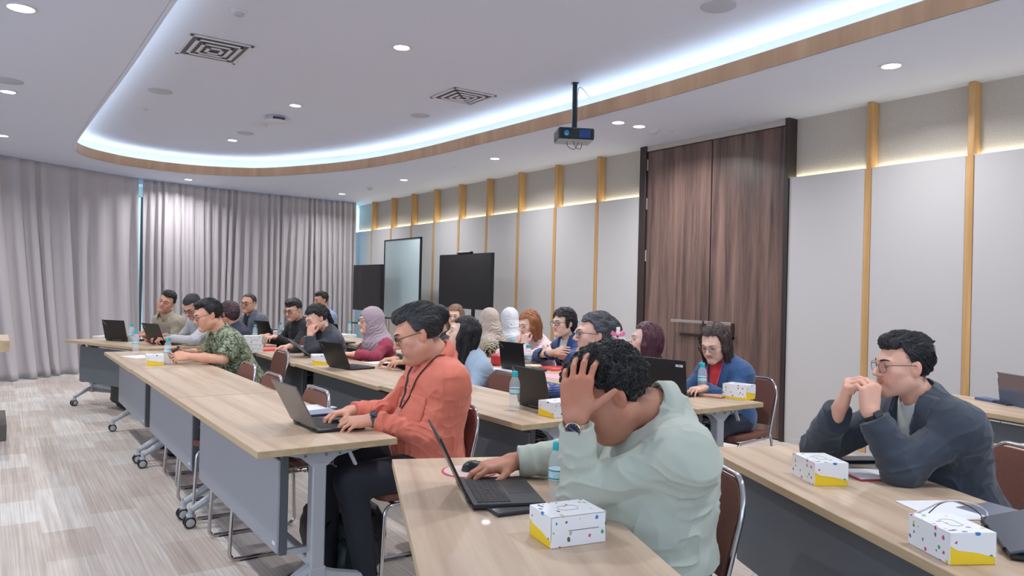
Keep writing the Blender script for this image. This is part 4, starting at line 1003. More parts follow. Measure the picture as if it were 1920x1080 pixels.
def mesh_sdf(fn, h, pad=0.02, slack=1.25):
    lo, hi = fn.box; lo = lo-pad; hi = hi+pad; lv = 3
    n0 = np.ceil((hi-lo)/(h*2**lv)).astype(int)+1
    g = np.stack(np.meshgrid(*[np.arange(n) for n in n0], indexing='ij'), -1).reshape(-1, 3)
    for l in range(lv, 0, -1):
        s = h*2**l; c = lo+(g+0.5)*s
        d = fn(c.astype(F32)); g = g[np.abs(d) < s*0.87*slack+0.008]
        if len(g) == 0: return np.zeros((0, 3)), np.zeros((0, 4), int)
        o = np.stack(np.meshgrid((0, 1), (0, 1), (0, 1), indexing='ij'), -1).reshape(-1, 3)
        g = (g[:, None]*2+o[None]).reshape(-1, 3)
    B = 4096
    key = lambda q: (q[..., 0].astype(np.int64)*B+q[..., 1])*B+q[..., 2]
    o = np.stack(np.meshgrid((0, 1), (0, 1), (0, 1), indexing='ij'), -1).reshape(-1, 3)   # index = 4x+2y+z
    ck = key(g[:, None]+o[None]); uk, inv = np.unique(ck, return_inverse=True); inv = inv.reshape(ck.shape)
    P = np.stack([uk//(B*B), (uk//B) % B, uk % B], -1)
    d = fn((lo+P*h).astype(F32)); D = d[inv]
    act = (D.min(1) < 0) & (D.max(1) >= 0); g = g[act]; D = D[act]; inv = inv[act]
    acc = np.zeros((len(g), 3)); cnt = np.zeros(len(g))
    E = [(a, b) for a in range(8) for b in range(a+1, 8) if bin(a ^ b).count('1') == 1]
    for a, b in E:
        da, db = D[:, a], D[:, b]; m = (da < 0) != (db < 0); t = np.where(m, da/np.where(m, da-db, 1), 0)
        p = o[a]+(o[b]-o[a])*t[:, None]; acc += p*m[:, None]; cnt += m
    vert = lo+(g+acc/cnt[:, None])*h
    gk = key(g); od = np.argsort(gk); gs = gk[od]
    faces = []
    for ax in range(3):
        a0, a1 = 0, (4, 2, 1)[ax]
        m = (D[:, a0] < 0) != (D[:, a1] < 0); gi = g[m]; neg = D[m, a0] < 0
        u, v = [(1, 2), (2, 0), (0, 1)][ax]
        du = np.zeros(3, int); du[u] = 1; dv = np.zeros(3, int); dv[v] = 1
        ids = []; ok = np.ones(len(gi), bool)
        for q in (gi-du-dv, gi-dv, gi, gi-du):
            k = key(q); s = np.searchsorted(gs, k); s = np.minimum(s, len(gs)-1); ok &= gs[s] == k; ids.append(od[s])
        q = np.stack(ids, -1); q[~neg] = q[~neg][:, ::-1]; faces.append(q[ok])
    return vert, np.concatenate(faces)
def sdf_obj(name, fn, h, m, parent, colors=None, relax=1, pad=0.02):
    v, f = mesh_sdf(fn, h, pad)
    me = bpy.data.meshes.new(name)
    me.vertices.add(len(v)); me.vertices.foreach_set('co', v.astype(F32).ravel())
    me.loops.add(len(f)*4); me.loops.foreach_set('vertex_index', f.astype(np.int32).ravel())
    me.polygons.add(len(f)); me.polygons.foreach_set('loop_start', np.arange(0, len(f)*4, 4, dtype=np.int32)); 
    me.polygons.foreach_set('use_smooth', np.ones(len(f), bool))
    me.update(calc_edges=True); me.materials.append(m)
    if colors is not None:
        c = colors(v); a = me.color_attributes.new('Col', 'FLOAT_COLOR', 'POINT'); a.data.foreach_set('color', np.concatenate([c, np.ones((len(c), 1))], 1).astype(F32).ravel())
    o = bpy.data.objects.new(name, me); COL.objects.link(o)
    if parent is not None: o.parent = parent
    return o

def rot(yaw=0, pitch=0, roll=0):
    """local frame: +Y forward, +Z up; yaw>0 turns to the left, pitch>0 looks down, roll>0 tilts to the right ear"""
    cy, sy = math.cos(yaw), math.sin(yaw); cp, sp = math.cos(pitch), math.sin(pitch); cr, sr = math.cos(roll), math.sin(roll)
    Rz = np.array([[cy, -sy, 0], [sy, cy, 0], [0, 0, 1.]]); Rx = np.array([[1, 0, 0], [0, cp, sp], [0, -sp, cp]]); Ry = np.array([[cr, 0, sr], [0, 1, 0], [-sr, 0, cr]])
    return Rz@Rx@Ry

def head_sdf(sex='m', wide=1.0, jaw=1.0, ears=True, lid=0.6, fat=0.0, nose=1.0):
    fm = 1 if sex == 'm' else 0
    w = wide
    L = [(ell((0, -.014, .034), (.074*w, .094, .084)), 0),
         (ell((0, .026, -.018), (.060*w, .064, .086)), .03),
         (ell((0, .02, -.05), ((.052+.012*fat)*w, .055, .050)), .025)]
    for s in (-1, 1):
        L.append((cone((s*(.045+.006*fat)*w, .0, -.055), (s*.012*w, .072, -.094), .022*jaw, .019*jaw), .03))
        L.append((cone((s*.040*w, .056, -.018), (s*.030*w, .066, -.052), .022, .018+.008*fat), .02))
        L.append((cone((s*.010, .088, .026), (s*.038, .074, .024), .011, .009), .018))
    if fat > .6: L.append((ell((0, .028, -.098), (.045, .045, .030)), .03))
    base = union(L)
    sock = [ell((s*.0315, .098, .004), (.020, .016, .013)) for s in (-1, 1)]
    add = [(cone((0, .088, .012), (0, .108*1.0+.004*nose, -.024), .0065, .0105), .012)]
    for s in (-1, 1):
        add.append((ell((s*.0115, .098, -.029), (.0085, .010, .0075)), .006))
        # lids wrapped round the eyeball
        ec = np.array((s*.0315, .0765, .004)); R0 = .0128
        up = math.radians(-2+26*lid); dn = math.radians(-17)
        for el_, rr in ((up, .0030), (dn, .0026)):
            pts = []
            for t in np.linspace(-1, 1, 5):
                a = t*math.radians(62); e2 = el_*(1-0.75*t*t)-math.radians(2)*(t*t)
                pts.append(ec+R0*np.array((math.sin(a)*math.cos(e2), math.cos(a)*math.cos(e2), math.sin(e2))))
            for p, q in zip(pts[:-1], pts[1:]): add.append((cone(p, q, rr, rr), .003))
        if lid < 0.75:   # upper lid surface above the opening
            add.append((ell(ec+np.array((0, -.001, .006)), (.0145, .0125, .0095)), .004))
    add += [(ell((0, .0865, -.0495), (.022, .0090, .0050)), .006), (ell((0, .0855, -.0585), (.019, .0088, .0058)), .005), (ell((0, .083, -.090), (.016, .014, .012)), .018)]
    if ears:
        for s in (-1, 1):
            Rr = rot(yaw=s*0.35, pitch=-0.15)
            ec = np.array((s*.0745*w, -.008, -.004))
            add.append((ell(ec, (.0085, .018, .031), Rr), .008))
    A = [a for a in add]
    box = (base.box[0]-.03, base.box[1]+.03)
    def f(P):
        d = base(P)
        for s in sock: d = smax(d, -s(P), .014)
        for fn, k in A: d = smin(d, fn(P), k)
        mouth = ell((0, .0995, -.0542), (.022, .010, .0011)); d = smax(d, -mouth(P), .002)
        if ears:
            for s in (-1, 1): d = smax(d, -ell((s*.084*w, .002, -.002), (.007, .009, .017))(P), .004)
        for s in (-1, 1): d = smax(d, -ell((s*.007, .103, -.0365), (.0035, .005, .002))(P), .002)
        return d
    f.box = box; return f

def finger_chain(base, dirv, back, curls, lens, rad):
    pts = [base]; d = nrm(dirv); ax = np.cross(back, d)   # rotate d towards -back
    for c, l in zip(curls, lens):
        cc, ss = math.cos(c), math.sin(c)
        d = d*cc+np.cross(nrm(np.cross(d, -back) if False else ax), d)*ss+0
        pts.append(pts[-1]+nrm(d)*l)
    return pts
CURL = {'relax': ([.35, .45, .3], [.38, .5, .35], [.42, .55, .4], [.45, .6, .4]), 'type': ([.50, .55, .35], [.42, .6, .35], [.45, .65, .4], [.55, .6, .4]),
        'flat': ([.08, .1, .05],)*4, 'fist': ([1.2, 1.4, .9],)*4, 'hold': ([.8, .8, .5], [.85, .85, .5], [.9, .9, .5], [.95, .95, .5]), 'mouse': ([.25, .45, .3], [.22, .4, .3], [.35, .6, .4], [.45, .7, .4])}
def hand_items(wr, dirv, back, right, curls='relax', spread=.06, thumb=None, s=1.0, spreads=None):
    """right: True for a right hand. Palm faces -back."""
    y = nrm(dirv); z = nrm(np.asarray(back, float)-y*float(np.dot(back, y))); x = np.cross(y, z)
    ts = -1.0 if right else 1.0     # thumb side along x
    cu = CURL[curls] if isinstance(curls, str) else curls
    it = []
    P = lambda a, b, c: np.asarray(wr, float)+(x*a*ts+y*b+z*c)*s
    bases = [(.030, .090, 0), (.0095, .094, .002), (-.0115, .089, .001), (-.031, .079, -.002)]
    fl = [(.041, .025, .021), (.045, .029, .022), (.041, .027, .021), (.032, .020, .018)]
    fr = [(.0090, .0080, .0072, .0062), (.0092, .0082, .0073, .0064), (.0088, .0078, .007, .006), (.0080, .007, .0063, .0054)]
    palm = []
    for b in bases: palm.append((cone(P(b[0]*.55, .004, -.002), P(*b), .0155*s, .0125*s), .014*s))
    palm.append((cone(P(.018, .018, -.010), P(.030, .050, -.010), .017*s, .012*s), .014*s))
    palm.append((cone(P(-.020, .02, -.008), P(-.028, .06, -.008), .014*s, .011*s), .014*s))
    it += palm
    for i, b in enumerate(bases):
        sp = (spreads[i] if spreads else spread*(1.5-i))*ts
        d = nrm(y*math.cos(sp)+x*math.sin(sp)); p = P(*b); ax = np.cross(z, d); 
        for j in range(3):
            c = cu[i][j]; # bend towards -z
            zz = np.cross(d, ax) if False else None
            up = np.cross(ax, d); 
            nd = d*math.cos(c)-nrm(np.cross(d, ax))*math.sin(c)*(1 if np.dot(np.cross(d, ax), z) > -2 else 1)
            # choose the sense that bends towards the palm
            alt = d*math.cos(c)+nrm(np.cross(d, ax))*math.sin(c)
            if j == 0: sg = -1 if np.dot(nd, z) < np.dot(alt, z) else 1
            d = nrm(d*math.cos(c)+sg*nrm(np.cross(d, ax))*math.sin(c))
            q = p+d*fl[i][j]*s; it.append((cone(p, q, fr[i][j]*s, fr[i][j+1]*s), .0035*s if j else .007*s)); p = q
    th = thumb or ((.75, -.35), (.35, .25))     # (outward, downward) direction of metacarpal; bends of the two phalanges
    (o_, dn), (b1, b2) = th
    d = nrm(x*ts*math.sin(o_)+y*math.cos(o_)+z*dn); p = P(.022, .020, -.006)
    q = p+d*.036*s; it.append((cone(p, q, .0135*s, .0115*s), .012*s)); p = q
    d = nrm(d*math.cos(b1)+(y*.9-x*ts*.5)*math.sin(b1)); q = p+d*.030*s; it.append((cone(p, q, .0108*s, .0095*s), .005*s)); p = q
    d = nrm(d*math.cos(b2)+(y*.8-x*ts*.6)*math.sin(b2)); q = p+d*.024*s; it.append((cone(p, q, .0095*s, .0072*s), .003*s))
    return it
def ik(S, W, l1, l2, hint):
    S = np.asarray(S, float); W = np.asarray(W, float); d = W-S; D = np.linalg.norm(d); D2 = min(D, (l1+l2)*0.998)
    sc = 1.0
    if D > (l1+l2)*0.998: sc = D/((l1+l2)*0.998); l1 *= sc; l2 *= sc; D2 = D
    u = d/D; a = (l1*l1-l2*l2+D2*D2)/(2*D2); hh = math.sqrt(max(0, l1*l1-a*a))
    v = np.asarray(hint, float); v = nrm(v-u*float(v@u)); return S+u*a+v*hh

SKIN = {}
def skin_mat(): 
    return mat('skin', (200, 150, 120), 0.5, attr='Col', sss=0.08, bump=0.08, bscale=300, spec=0.35)
def hair_mat(col, rough=0.42):
    return mat('hair_%d_%d_%d' % col, col, rough, bump=0.9, bscale=30, stretch=(9, 9, 2.2), vary=0.3, vscale=20)
M_SCL = mat('eye_white', (214, 208, 204), 0.2); M_IRIS = mat('eye_iris', (34, 22, 18), 0.15)
M_LENS = mat('spectacle_lens', (240, 244, 250), 0.03, trans=1.0, ior=1.03, spec=0.6)

def hair_fn(kind, w, seed, vol=1.0, length=.22, part=0.0, front=0.0):
    sd = seed*7.31
    if kind in ('short', 'curly', 'crop', 'quiff'):
        th = {'short': .007, 'curly': .012, 'crop': .004, 'quiff': .004}[kind]*vol
        cap = ell((0, -.016, .036), (.075*w+th, .095+th, .084+th*1.6))
        tops = []
        if kind == 'quiff': tops = [ell((0, .020, .104), (.052, .062, .024*vol)), ell((0.0, .060, .091), (.042, .020, .016*vol)), ell((0, -.045, .098), (.052, .05, .022))]
        if kind == 'short': tops = [ell((0, .022, .102), (.056, .062, .018*vol))]
        if kind == 'curly': tops = [ell((0, .03, .102), (.060, .064, .028*vol)), ell((0, -.05, .085), (.06, .05, .036*vol))]
        def f(P):
            x, y, z = P[:, 0], P[:, 1], P[:, 2]
            d = cap(P)
            for t in tops: d = smin(d, t(P), .03)
            hl = .070+front                                       # hairline height
            A = (hl-.010*np.cos(x*40)-z)+np.maximum(0, y-.05)*.2          # above the forehead line
            B = y-(.006+.33*np.maximum(z, -0.02))                          # behind the temples and ears
            earcut = .022-np.sqrt((y+.006)**2+(z+.004)**2)               # clear of the ear
            Bz = smax(B, -(z+.060), .008)
            Bz = np.where((np.abs(x) > .055) & (y > -.05), smax(Bz, earcut, .004), Bz)
            reg = smin(A, Bz, .012)
            d = smax(d, reg, .006)
            if kind == 'curly': n = vnoise(P*70+sd)*.6+vnoise(P*130+sd)*.4; d = d-(n-.45)*.016*vol
            elif kind == 'crop': d = d-(vnoise(P*np.array((150, 60, 150), F32)+sd)-.5)*.004
            else:
                Q = P*np.array((95, 30, 70), F32)+np.array([[0, 0, 0]], F32); Q[:, 0] += 25*P[:, 1]; n = vnoise(Q+sd); d = d-(n-.5)*.007*vol-(vnoise(Q*1.9+sd)-.5)*.003
            return d
        f.box = (np.array((-.12, -.14, -.09)), np.array((.12, .14, .17))); return f
    if kind in ('bob', 'long', 'lob', 'pony', 'bun', 'pixie'):
        th = .010*vol
        cap = ell((0, -.014, .038), (.077*w+th, .097+th, .087+th))
        L = length
        locks = []
        if kind in ('long', 'lob', 'bob'):
            for s in (-1, 1):
                locks += [(cone((s*.070, .018, .05), (s*.080, .026, -.03), .020, .020), .02), (cone((s*.080, .022, -.03), (s*.078, .016, -L), .020, .017), .02),
                          (cone((s*.066, -.03, .03), (s*.070, -.035, -L*.95), .034, .028), .03)]
            locks += [(ell((0, -.070, -.02), (.072, .042, .09)), .03), (cone((-.03, -.075, -.03), (-.032, -.075, -L*.95), .036, .028), .03), (cone((.03, -.075, -.03), (.032, -.075, -L*.95), .036, .028), .03)]
        if kind == 'pixie': locks += [(ell((0, -.07, -.01), (.070, .045, .07)), .03)]+[(cone((s*.074, .028, .04), (s*.076, .022, -.022), .014, .010), .02) for s in (-1, 1)]
        if kind == 'pony': locks += [(ell((0, -.108, .012), (.030, .030, .030)), .02), (cone((0, -.115, 0), (.01, -.125, -.10), .026, .020), .015), (cone((.01, -.125, -.10), (.02, -.105, -.17), .020, .010), .015)]
        if kind == 'bun': locks += [(ell((0, -.105, .022), (.046, .036, .042)), .02), (ell((0, -.085, .05), (.05, .04, .04)), .03)]
        def f(P):
            x, y, z = P[:, 0], P[:, 1], P[:, 2]; d = cap(P)
            hl = .062+front
            A = (hl+.9*np.abs(x-part)*.25-z)
            B = y-(.018+.30*np.maximum(z, -.02)) if kind not in ('pony', 'bun') else y-(-.004+.5*np.maximum(z, -.02))
            Bz = smax(B, -(z+.055), .01)
            if kind in ('pony', 'bun', 'pixie'):
                earcut = .022-np.sqrt((y+.006)**2+(z+.006)**2); Bz = np.where((np.abs(x) > .055) & (y > -.05), smax(Bz, earcut, .004), Bz)
            d = smax(d, smin(A, Bz, .02), .008)
            for fn, k in locks: d = smin(d, fn(P), k)
            # keep the face itself clear
            face = ell((0, .078, -.02), (.056*w, .075, .092)); d = smax(d, -face(P), .012)
            if kind in ('pony', 'bun', 'pixie'): Q = P*np.array((80, 22, 80), F32)
            else: Q = P*np.array((100, 70, 13), F32)
            d = d-(vnoise(Q+sd)-.5)*.010-(vnoise(Q*2.1+sd)-.5)*.004
            if part is not None: d = d+.008*np.exp(-((x-part)/.006)**2)*(z > .07)
            return d
        f.box = (np.array((-.14, -.18, -L-.06)), np.array((.14, .14, .16))); return f

def strands(fn, verts, kind, pid, n, m, parent, Rh, HC, sc, part=0.0, r0=.0013, steps=9, sl=.008):
    rs = np.random.RandomState(pid*13+5); q = (verts-HC)@Rh/sc
    if len(q) == 0: return
    P = q[rs.randint(0, len(q), n)].astype(F32)+rs.normal(0, .001, (n, 3)).astype(F32)
    if kind in ('short', 'quiff', 'curly', 'crop'): P = P[P[:, 2] > -.02]
    n = len(P); paths = [P.copy()]; ph = rs.uniform(0, 6.28, n); lift = rs.uniform(0, .0035, n)*(2.2 if kind in ('quiff', 'curly') else 1)
    rnd = rs.normal(0, 1, (n, 3)); axs = rnd/np.linalg.norm(rnd, axis=1)[:, None]
    for k in range(steps):
        x, y, z = P[:, 0], P[:, 1], P[:, 2]; e = .002
        g = np.stack([fn(P+np.array(d_, F32))-fn(P-np.array(d_, F32)) for d_ in ((e, 0, 0), (0, e, 0), (0, 0, e))], -1); g /= np.linalg.norm(g, axis=1)[:, None]+1e-9
        o = np.ones(n)
        if kind == 'quiff': top = 1/(1+np.exp(-(z-.075)/.01)); D = np.stack([.25*np.sin(ph)*top+.35*top, -1*o, .25*top+(-.9)*(1-top)+.9*(y > .055)*(k < 3)], -1)
        elif kind in ('short', 'crop'): top = 1/(1+np.exp(-(z-.08)/.012)); D = np.stack([np.sign(x)*.7*top+.2*np.sin(ph), .5*top-.5*(1-top)-1.0*(y < 0), -.9*(1-top)], -1)
        elif kind == 'curly':
            a_ = ph+k*.95; t1 = np.cross(g, axs); t1 /= np.linalg.norm(t1, axis=1)[:, None]+1e-9; t2 = np.cross(g, t1); D = t1*np.cos(a_)[:, None]+t2*np.sin(a_)[:, None]+g*.25
        elif kind in ('pony', 'bun'): tgt = np.array((0, -.108, .018)); D = tgt-P; D = D/(np.linalg.norm(D, axis=1)[:, None]+1e-6); D[:, 2] -= .35*(y > .0)*(z < .06)
        else:
            up = 1/(1+np.exp(-(z-.075)/.012)); D = np.stack([np.sign(x-part)*up*1.0+.12*np.sin(ph), -.45*up+.05*np.cos(ph), -1*(1-up)-.25], -1)
        D = D-g*(D*g).sum(1)[:, None]*(1 if kind != 'curly' else .8); D /= np.linalg.norm(D, axis=1)[:, None]+1e-9
        P = (P+D*(sl if kind != 'curly' else .0055)).astype(F32); dd = fn(P); off = -.0008+lift*(k/steps); P = (P-g*(np.clip(dd-off, -.006, .006))[:, None]).astype(F32)
        paths.append(P.copy())
    A = np.stack(paths, 1)
    if kind in ('long', 'lob', 'bob', 'pony', 'bun', 'pixie'): A = A[~((A[:, :, 1] > .045) & (A[:, :, 2] < .085) & (np.abs(A[:, :, 0]) < .055)).any(1)]
    n = len(A); axs = axs[:n]; T_ = np.gradient(A, axis=1); T_ /= np.linalg.norm(T_, axis=2)[..., None]+1e-9
    ref = np.tile(axs[:, None], (1, A.shape[1], 1)); U = np.cross(T_, ref); U /= np.linalg.norm(U, axis=2)[..., None]+1e-9; W = np.cross(T_, U)
    L_ = A.shape[1]; prof = np.array([.35]+[1.0]*(L_-4)+[.8, .5, .15])*r0*rs.uniform(.6, 1.5, (n, 1))
    V_ = np.stack([A+U*prof[..., None], A+W*prof[..., None], A-U*prof[..., None], A-W*prof[..., None]], 2)    # n,L,4,3
    V_ = (V_*sc)@Rh.T+HC
    idx = np.arange(n*L_*4).reshape(n, L_, 4); a0, a1 = idx[:, :-1], idx[:, 1:]
    F_ = np.stack([a0, np.roll(a0, -1, 2), np.roll(a1, -1, 2), a1], -1).reshape(-1, 4)
    return V_.reshape(-1, 3), F_
def person(pid, label, seat, heading, head, hyaw=0, hpitch=0, hroll=0, sex='m', skin=(205, 152, 122), h=.0045, fat=0.0, size=1.0,
           hair=('short', (24, 22, 24)), hairopt={}, glasses=None, L=None, R=None, shirt=(150, 150, 150), sleeve='long', shirtmat=None, collar=True, jacket=None,
           jacketmat=None, trousers=(30, 34, 44), hijab=None, lid=.6, lift=.0, slouch=.03, shtwist=0.0, wide=1.0, legs=None, group=None, opened=.0, shoes=True, cuff=0.0, foldamp=.007, hs=1.0, chestup=.0, gstyle='rect', inner=None, hem=True, tint=None, beard=0, shw=None, headsc=1.0, tight=0.0, nbo=(0, 0, 0), hemz=.46):
    root = empty('person', (seat[0], seat[1], 0), heading, label, 'person', group)
    ch, sh = math.cos(-heading), math.sin(-heading)
    loc = lambda v: np.array(((v[0]-seat[0])*ch-(v[1]-seat[1])*sh, (v[0]-seat[0])*sh+(v[1]-seat[1])*ch, v[2]))
    HC = loc(head); Rh = rot(hyaw, hpitch, hroll)
    m = 1.0 if sex == 'm' else .90
    p0 = V3(0, 0, .535)
    nb = HC+Rh@V3(0, -.030, -.095)*headsc+V3(0, -.026-.02*math.sin(max(hpitch, 0)), -.042)+V3(*nbo)
    t = nrm(nb-p0); SL = np.linalg.norm(nb-p0)
    r0 = V3(math.cos(shtwist), math.sin(shtwist), 0); r = nrm(r0-t*float(r0@t)); fwd = np.cross(t, r)
    T = np.stack([r, fwd, t], 1)           # torso frame columns
    sw = (shw or (.158 if sex == 'm' else .138))*(1+.08*fat)
    S = {s: nb-t*.082+r*sw*s+V3(0, 0, lift) for s in (-1, 1)}
    chest = p0+t*SL*.66-fwd*.012; belly = p0+t*SL*.30+fwd*(.02+.03*fat-slouch*.4); mid = p0+t*SL*.48-fwd*slouch*.4
    Rt = T
    def torso(inf=0.0, fa=fat):
        L_ = [(ell(p0+V3(0, -.01, 0), (.165*m+.035*fa+inf, .13+.035*fa+inf, .13+inf)), 0),
              (ell(belly, (.148*m+.055*fa+inf, .108+.065*fa+inf, .17+inf), Rt), .08),
              (ell(chest, (.158*m+.03*fa+inf, .108+.03*fa+inf, .165+inf), Rt), .08),
              (cone(S[-1]+r*.03-t*.01, S[1]-r*.03-t*.01, .055*m+.012*fa+inf, .055*m+.012*fa+inf), .06),
              (cone(nb-t*.02, nb-t*.07, .055*m+inf, .075*m+inf), .05)]
        for s in (-1, 1): L_.append((cone(nb-t*.018+r*.02*s-fwd*.006, S[s]-t*.004, .040*m+inf+.006*fat, .050*m+inf+.012*fat), .035))
        if sex == 'f': L_ += [(ell(chest+fwd*.075+r*.06*s-t*.01, (.055, .05, .055), Rt), .04) for s in (-1, 1)]
        for s in (-1, 1): L_.append((cone(S[s]-t*.02, chest+r*.09*s-t*.06, .055*m+.02*fat+inf, .06+inf), .06))
        return L_
    # arms
    arms = {}; ul, fl_ = .285*(.97 if sex == 'm' else .90), .255*(.97 if sex == 'm' else .90)
    for s, A in ((-1, L), (1, R)):
        if A is None: A = dict(w=None)
        wl = loc(A['w']) if A.get('w') is not None else S[s]+V3(-.05*s, .30, -.22)
        e = loc(A['e']) if A.get('e') is not None else ik(S[s], wl, ul, fl_, np.asarray(A.get('hint', (s*.6, -.4, -1.0)), float))
        dv = A.get('d'); 
        dv = nrm(wl-e) if dv is None else nrm(dirloc(dv, heading))
        bk = nrm(dirloc(A['b'], heading)) if A.get('b') is not None else V3(0, 0, 1)
        arms[s] = dict(S=S[s], E=e, W=wl, d=dv, b=bk, curl=A.get('curl', 'relax'), thumb=A.get('thumb'), spread=A.get('spread', .06), spreads=A.get('spreads'), skip=A.get('skip', False), sl=A.get('sl', 1.0))
    # ---- body: head, neck, arms and hands in one skin
    hs_ = head_sdf(sex, wide, 1.0 if sex == 'm' else .92, ears=not hijab, lid=lid, fat=min(1, fat))
    def hsd(P): return hs_(P/headsc)*headsc
    hsd.box = (hs_.box[0]*headsc, hs_.box[1]*headsc)
    head_ = xf(hsd, Rh, HC)
    nr = (.051 if sex == 'm' else .044)+.009*fat
    items = [(head_, 0), (cone(HC+Rh@V3(0, -.028, -.06), nb+V3(0, 0, -.0), nr, nr*1.08), .025), (cone(nb, nb-t*.06, nr*1.0, .06*m), .02)]
    items += [(cone(S[-1]*.8+S[1]*.2-t*.0, S[1]*.8+S[-1]*.2, .036*m, .036*m), .03), (ell(chest-fwd*.01, (.12*m, .075, .13), Rt), .05), (ell(belly-fwd*.01, (.11, .07, .15), Rt), .05)]
    hands = []
    for s in (-1, 1):
        a = arms[s]
        items += [(cone(a['S'], a['E'], .040*m, .036*m), .03), (cone(a['E'], a['E']*.45+a['W']*.55, .036*m+.006*fat, .036*m+.004*fat), .02), (cone(a['E']*.45+a['W']*.55, a['W'], .036*m+.004*fat, .0255*m+.003*fat), .02)]
        if not a['skip']:
            hi = hand_items(a['W'], a['d'], a['b'], s == 1, a['curl'], a['spread'], a['thumb'], (1.0 if sex == 'm' else .9)*hs, a['spreads'])
            items.append((union(hi, pad=.02), .015))
    def cols(v):
        base = np.array(srgb(*skin)[:3]); c = np.tile(base, (len(v), 1)); q = (v-HC)@Rh/headsc
        inh = (np.abs(q) < .13).all(1)
        lip = np.clip(1.2-np.sqrt(((q-np.array((0, .098, -.0545)))/np.array((.024, .016, .0115)))**2 @ np.ones(3))*1.0, 0, 1)*inh
        lc = base*np.array((.80, .55, .56)) if sex == 'm' else base*np.array((.86, .40, .42))
        k = np.clip(lip*2.2, 0, .8)[:, None]; c = c*(1-k)+lc*k
        for s in (-1, 1):
            ew = ((q-np.array((s*.0315, .087, .004)))/np.array((.0155, .012, .0075)))**2 @ np.ones(3); e_ = (ew < 1) & inh; c[e_] = c[e_]*.42
        ck = np.exp(-(((np.abs(q[:, 0])-.040)/.02)**2+((q[:, 2]+.03)/.02)**2))*inh*(q[:, 1] > .03); c = c*(1-ck[:, None]*np.array((0, .12, .10)))
        ear = inh & (np.abs(q[:, 0]) > .074*wide); c[ear] = c[ear]*np.array((1.0, .86, .84))
        sg = lambda x, w_=.006: 1/(1+np.exp(-np.clip(x/w_, -30, 30)))
        if sex == 'm':
            st = inh*sg(-.040-q[:, 2], .010)*sg(q[:, 1]-.015, .010)*sg(q[:, 2]+.108, .006); c = c*(1-(st*(.10+.25*beard))[:, None])
            if hair and hair[0] in ('short', 'quiff', 'curly', 'crop'):
                wob = (vnoise((v*220).astype(F32))-.5)*.012
                back = sg(.012+.30*np.maximum(q[:, 2], 0)-q[:, 1]+wob, .003)*sg(q[:, 2]+.052+wob-np.where(q[:, 1] > -.045, .052, 0), .006)*sg(np.abs(q[:, 0])-.03+np.where(q[:, 1] < -.04, .05, 0), .004)*sg(np.sqrt((q[:, 1]+.006)**2+(q[:, 2]+.004)**2)-.034, .002)*(np.abs(q[:, 0]) < .0775*wide)
                c = c*(1-(inh*back*.72)[:, None])
        kn = vnoise(v*40)[:, None]; c = c*(0.96+.08*kn)
        return np.clip(c, 0, 1)
    body = sdf_obj('body', union(items, pad=.035), h, skin_mat(), root, cols)
    # eyes
    for s in (-1, 1):
        ec = HC+Rh@(V3(s*.0315, .0765, .004)*headsc); e = MB(); e.lathe([(0.0122*headsc*math.sin(a), -0.0122*headsc*math.cos(a)) for a in np.linspace(0.001, math.pi, 12)], M_SCL, 16)
        Me = Matrix.Translation(ec) @ Matrix(Rh.tolist()).to_4x4()
        e.v = [tuple(Me @ Vector(v)) for v in e.v]
        gd = rot(A_GAZE.get(pid, (0, .12))[0], A_GAZE.get(pid, (0, .12))[1]+(.35 if lid < .4 else 0)); Mi = Me @ Matrix(gd.tolist()).to_4x4() @ Matrix.Translation((0, .0102*headsc, 0)) @ Matrix.Rotation(-math.pi/2, 4, 'X')
        e.lathe([(.0060*headsc, -.0006), (.0054*headsc, .0016*headsc), (.0001, .0026*headsc)], M_IRIS, 16, Mi)
        e.build('eye', parent=root)
    bm_ = mat('eyebrow_%d' % (1 if sex == 'm' else 2), (34, 28, 27) if sex == 'm' else (70, 54, 48), .8)
    for s in (-1, 1):
        pts = []
        for u in np.linspace(0, 1, 7):
            x = s*(.012+.036*u); z = .0245+.0065*math.sin(u*2.4)-.003*u; ys = np.linspace(.115, .04, 160)
            vv = hs_(np.stack([np.full(160, x), ys, np.full(160, z)], -1).astype(F32)); k = np.where(vv < 0)[0]; y = ys[k[0]] if len(k) else .09
            pts.append(tuple(HC+Rh@(V3(x, y+.0004, z)*headsc)))
        MB().tube(pts, .003, bm_, 6, radii=[q*headsc*(1 if sex == 'm' else .62) for q in (.0018, .0034, .0036, .0034, .0028, .0020, .0010)]).build('eyebrow', parent=root)
    # ---- trousers and shoes
    kn = {}; lg = []
    for s in (-1, 1):
        hip = p0+V3(s*.095, .02, -.01)
        if legs: k_, an, to = [loc(V3(*q)) for q in legs[s]]
        else: k_ = hip+V3(s*.05, .41, -.02); an = k_+V3(0, .0, -.40); an[2] = .10; to = an+V3(s*.02, .17, -.055)
        kn[s] = (k_, an, to)
        th = .078*(1+.22*fat)*(1 if sex == 'm' else .93)
        lg += [(cone(hip, k_, th, .062+.01*fat), .05), (cone(k_, an+V3(0, 0, .0), .060+.006*fat, .044), .03)]
    tr = union([(ell(p0+V3(0, -.01, -.005), (.160*m+.03*fat, .13+.03*fat, .125)), 0)]+lg, pad=.06)
    def trf(P):
        d = tr(P)-.004; n = vnoise(P*np.array((14, 9, 22), F32)+pid); return d-np.abs(n-.5)*.014
    trf.box = tr.box
    tm = mat('trousers_%d_%d_%d' % trousers, trousers, .75, bump=.15, bscale=400)
    sdf_obj('trousers', trf, max(h*1.5, .007), tm, root)
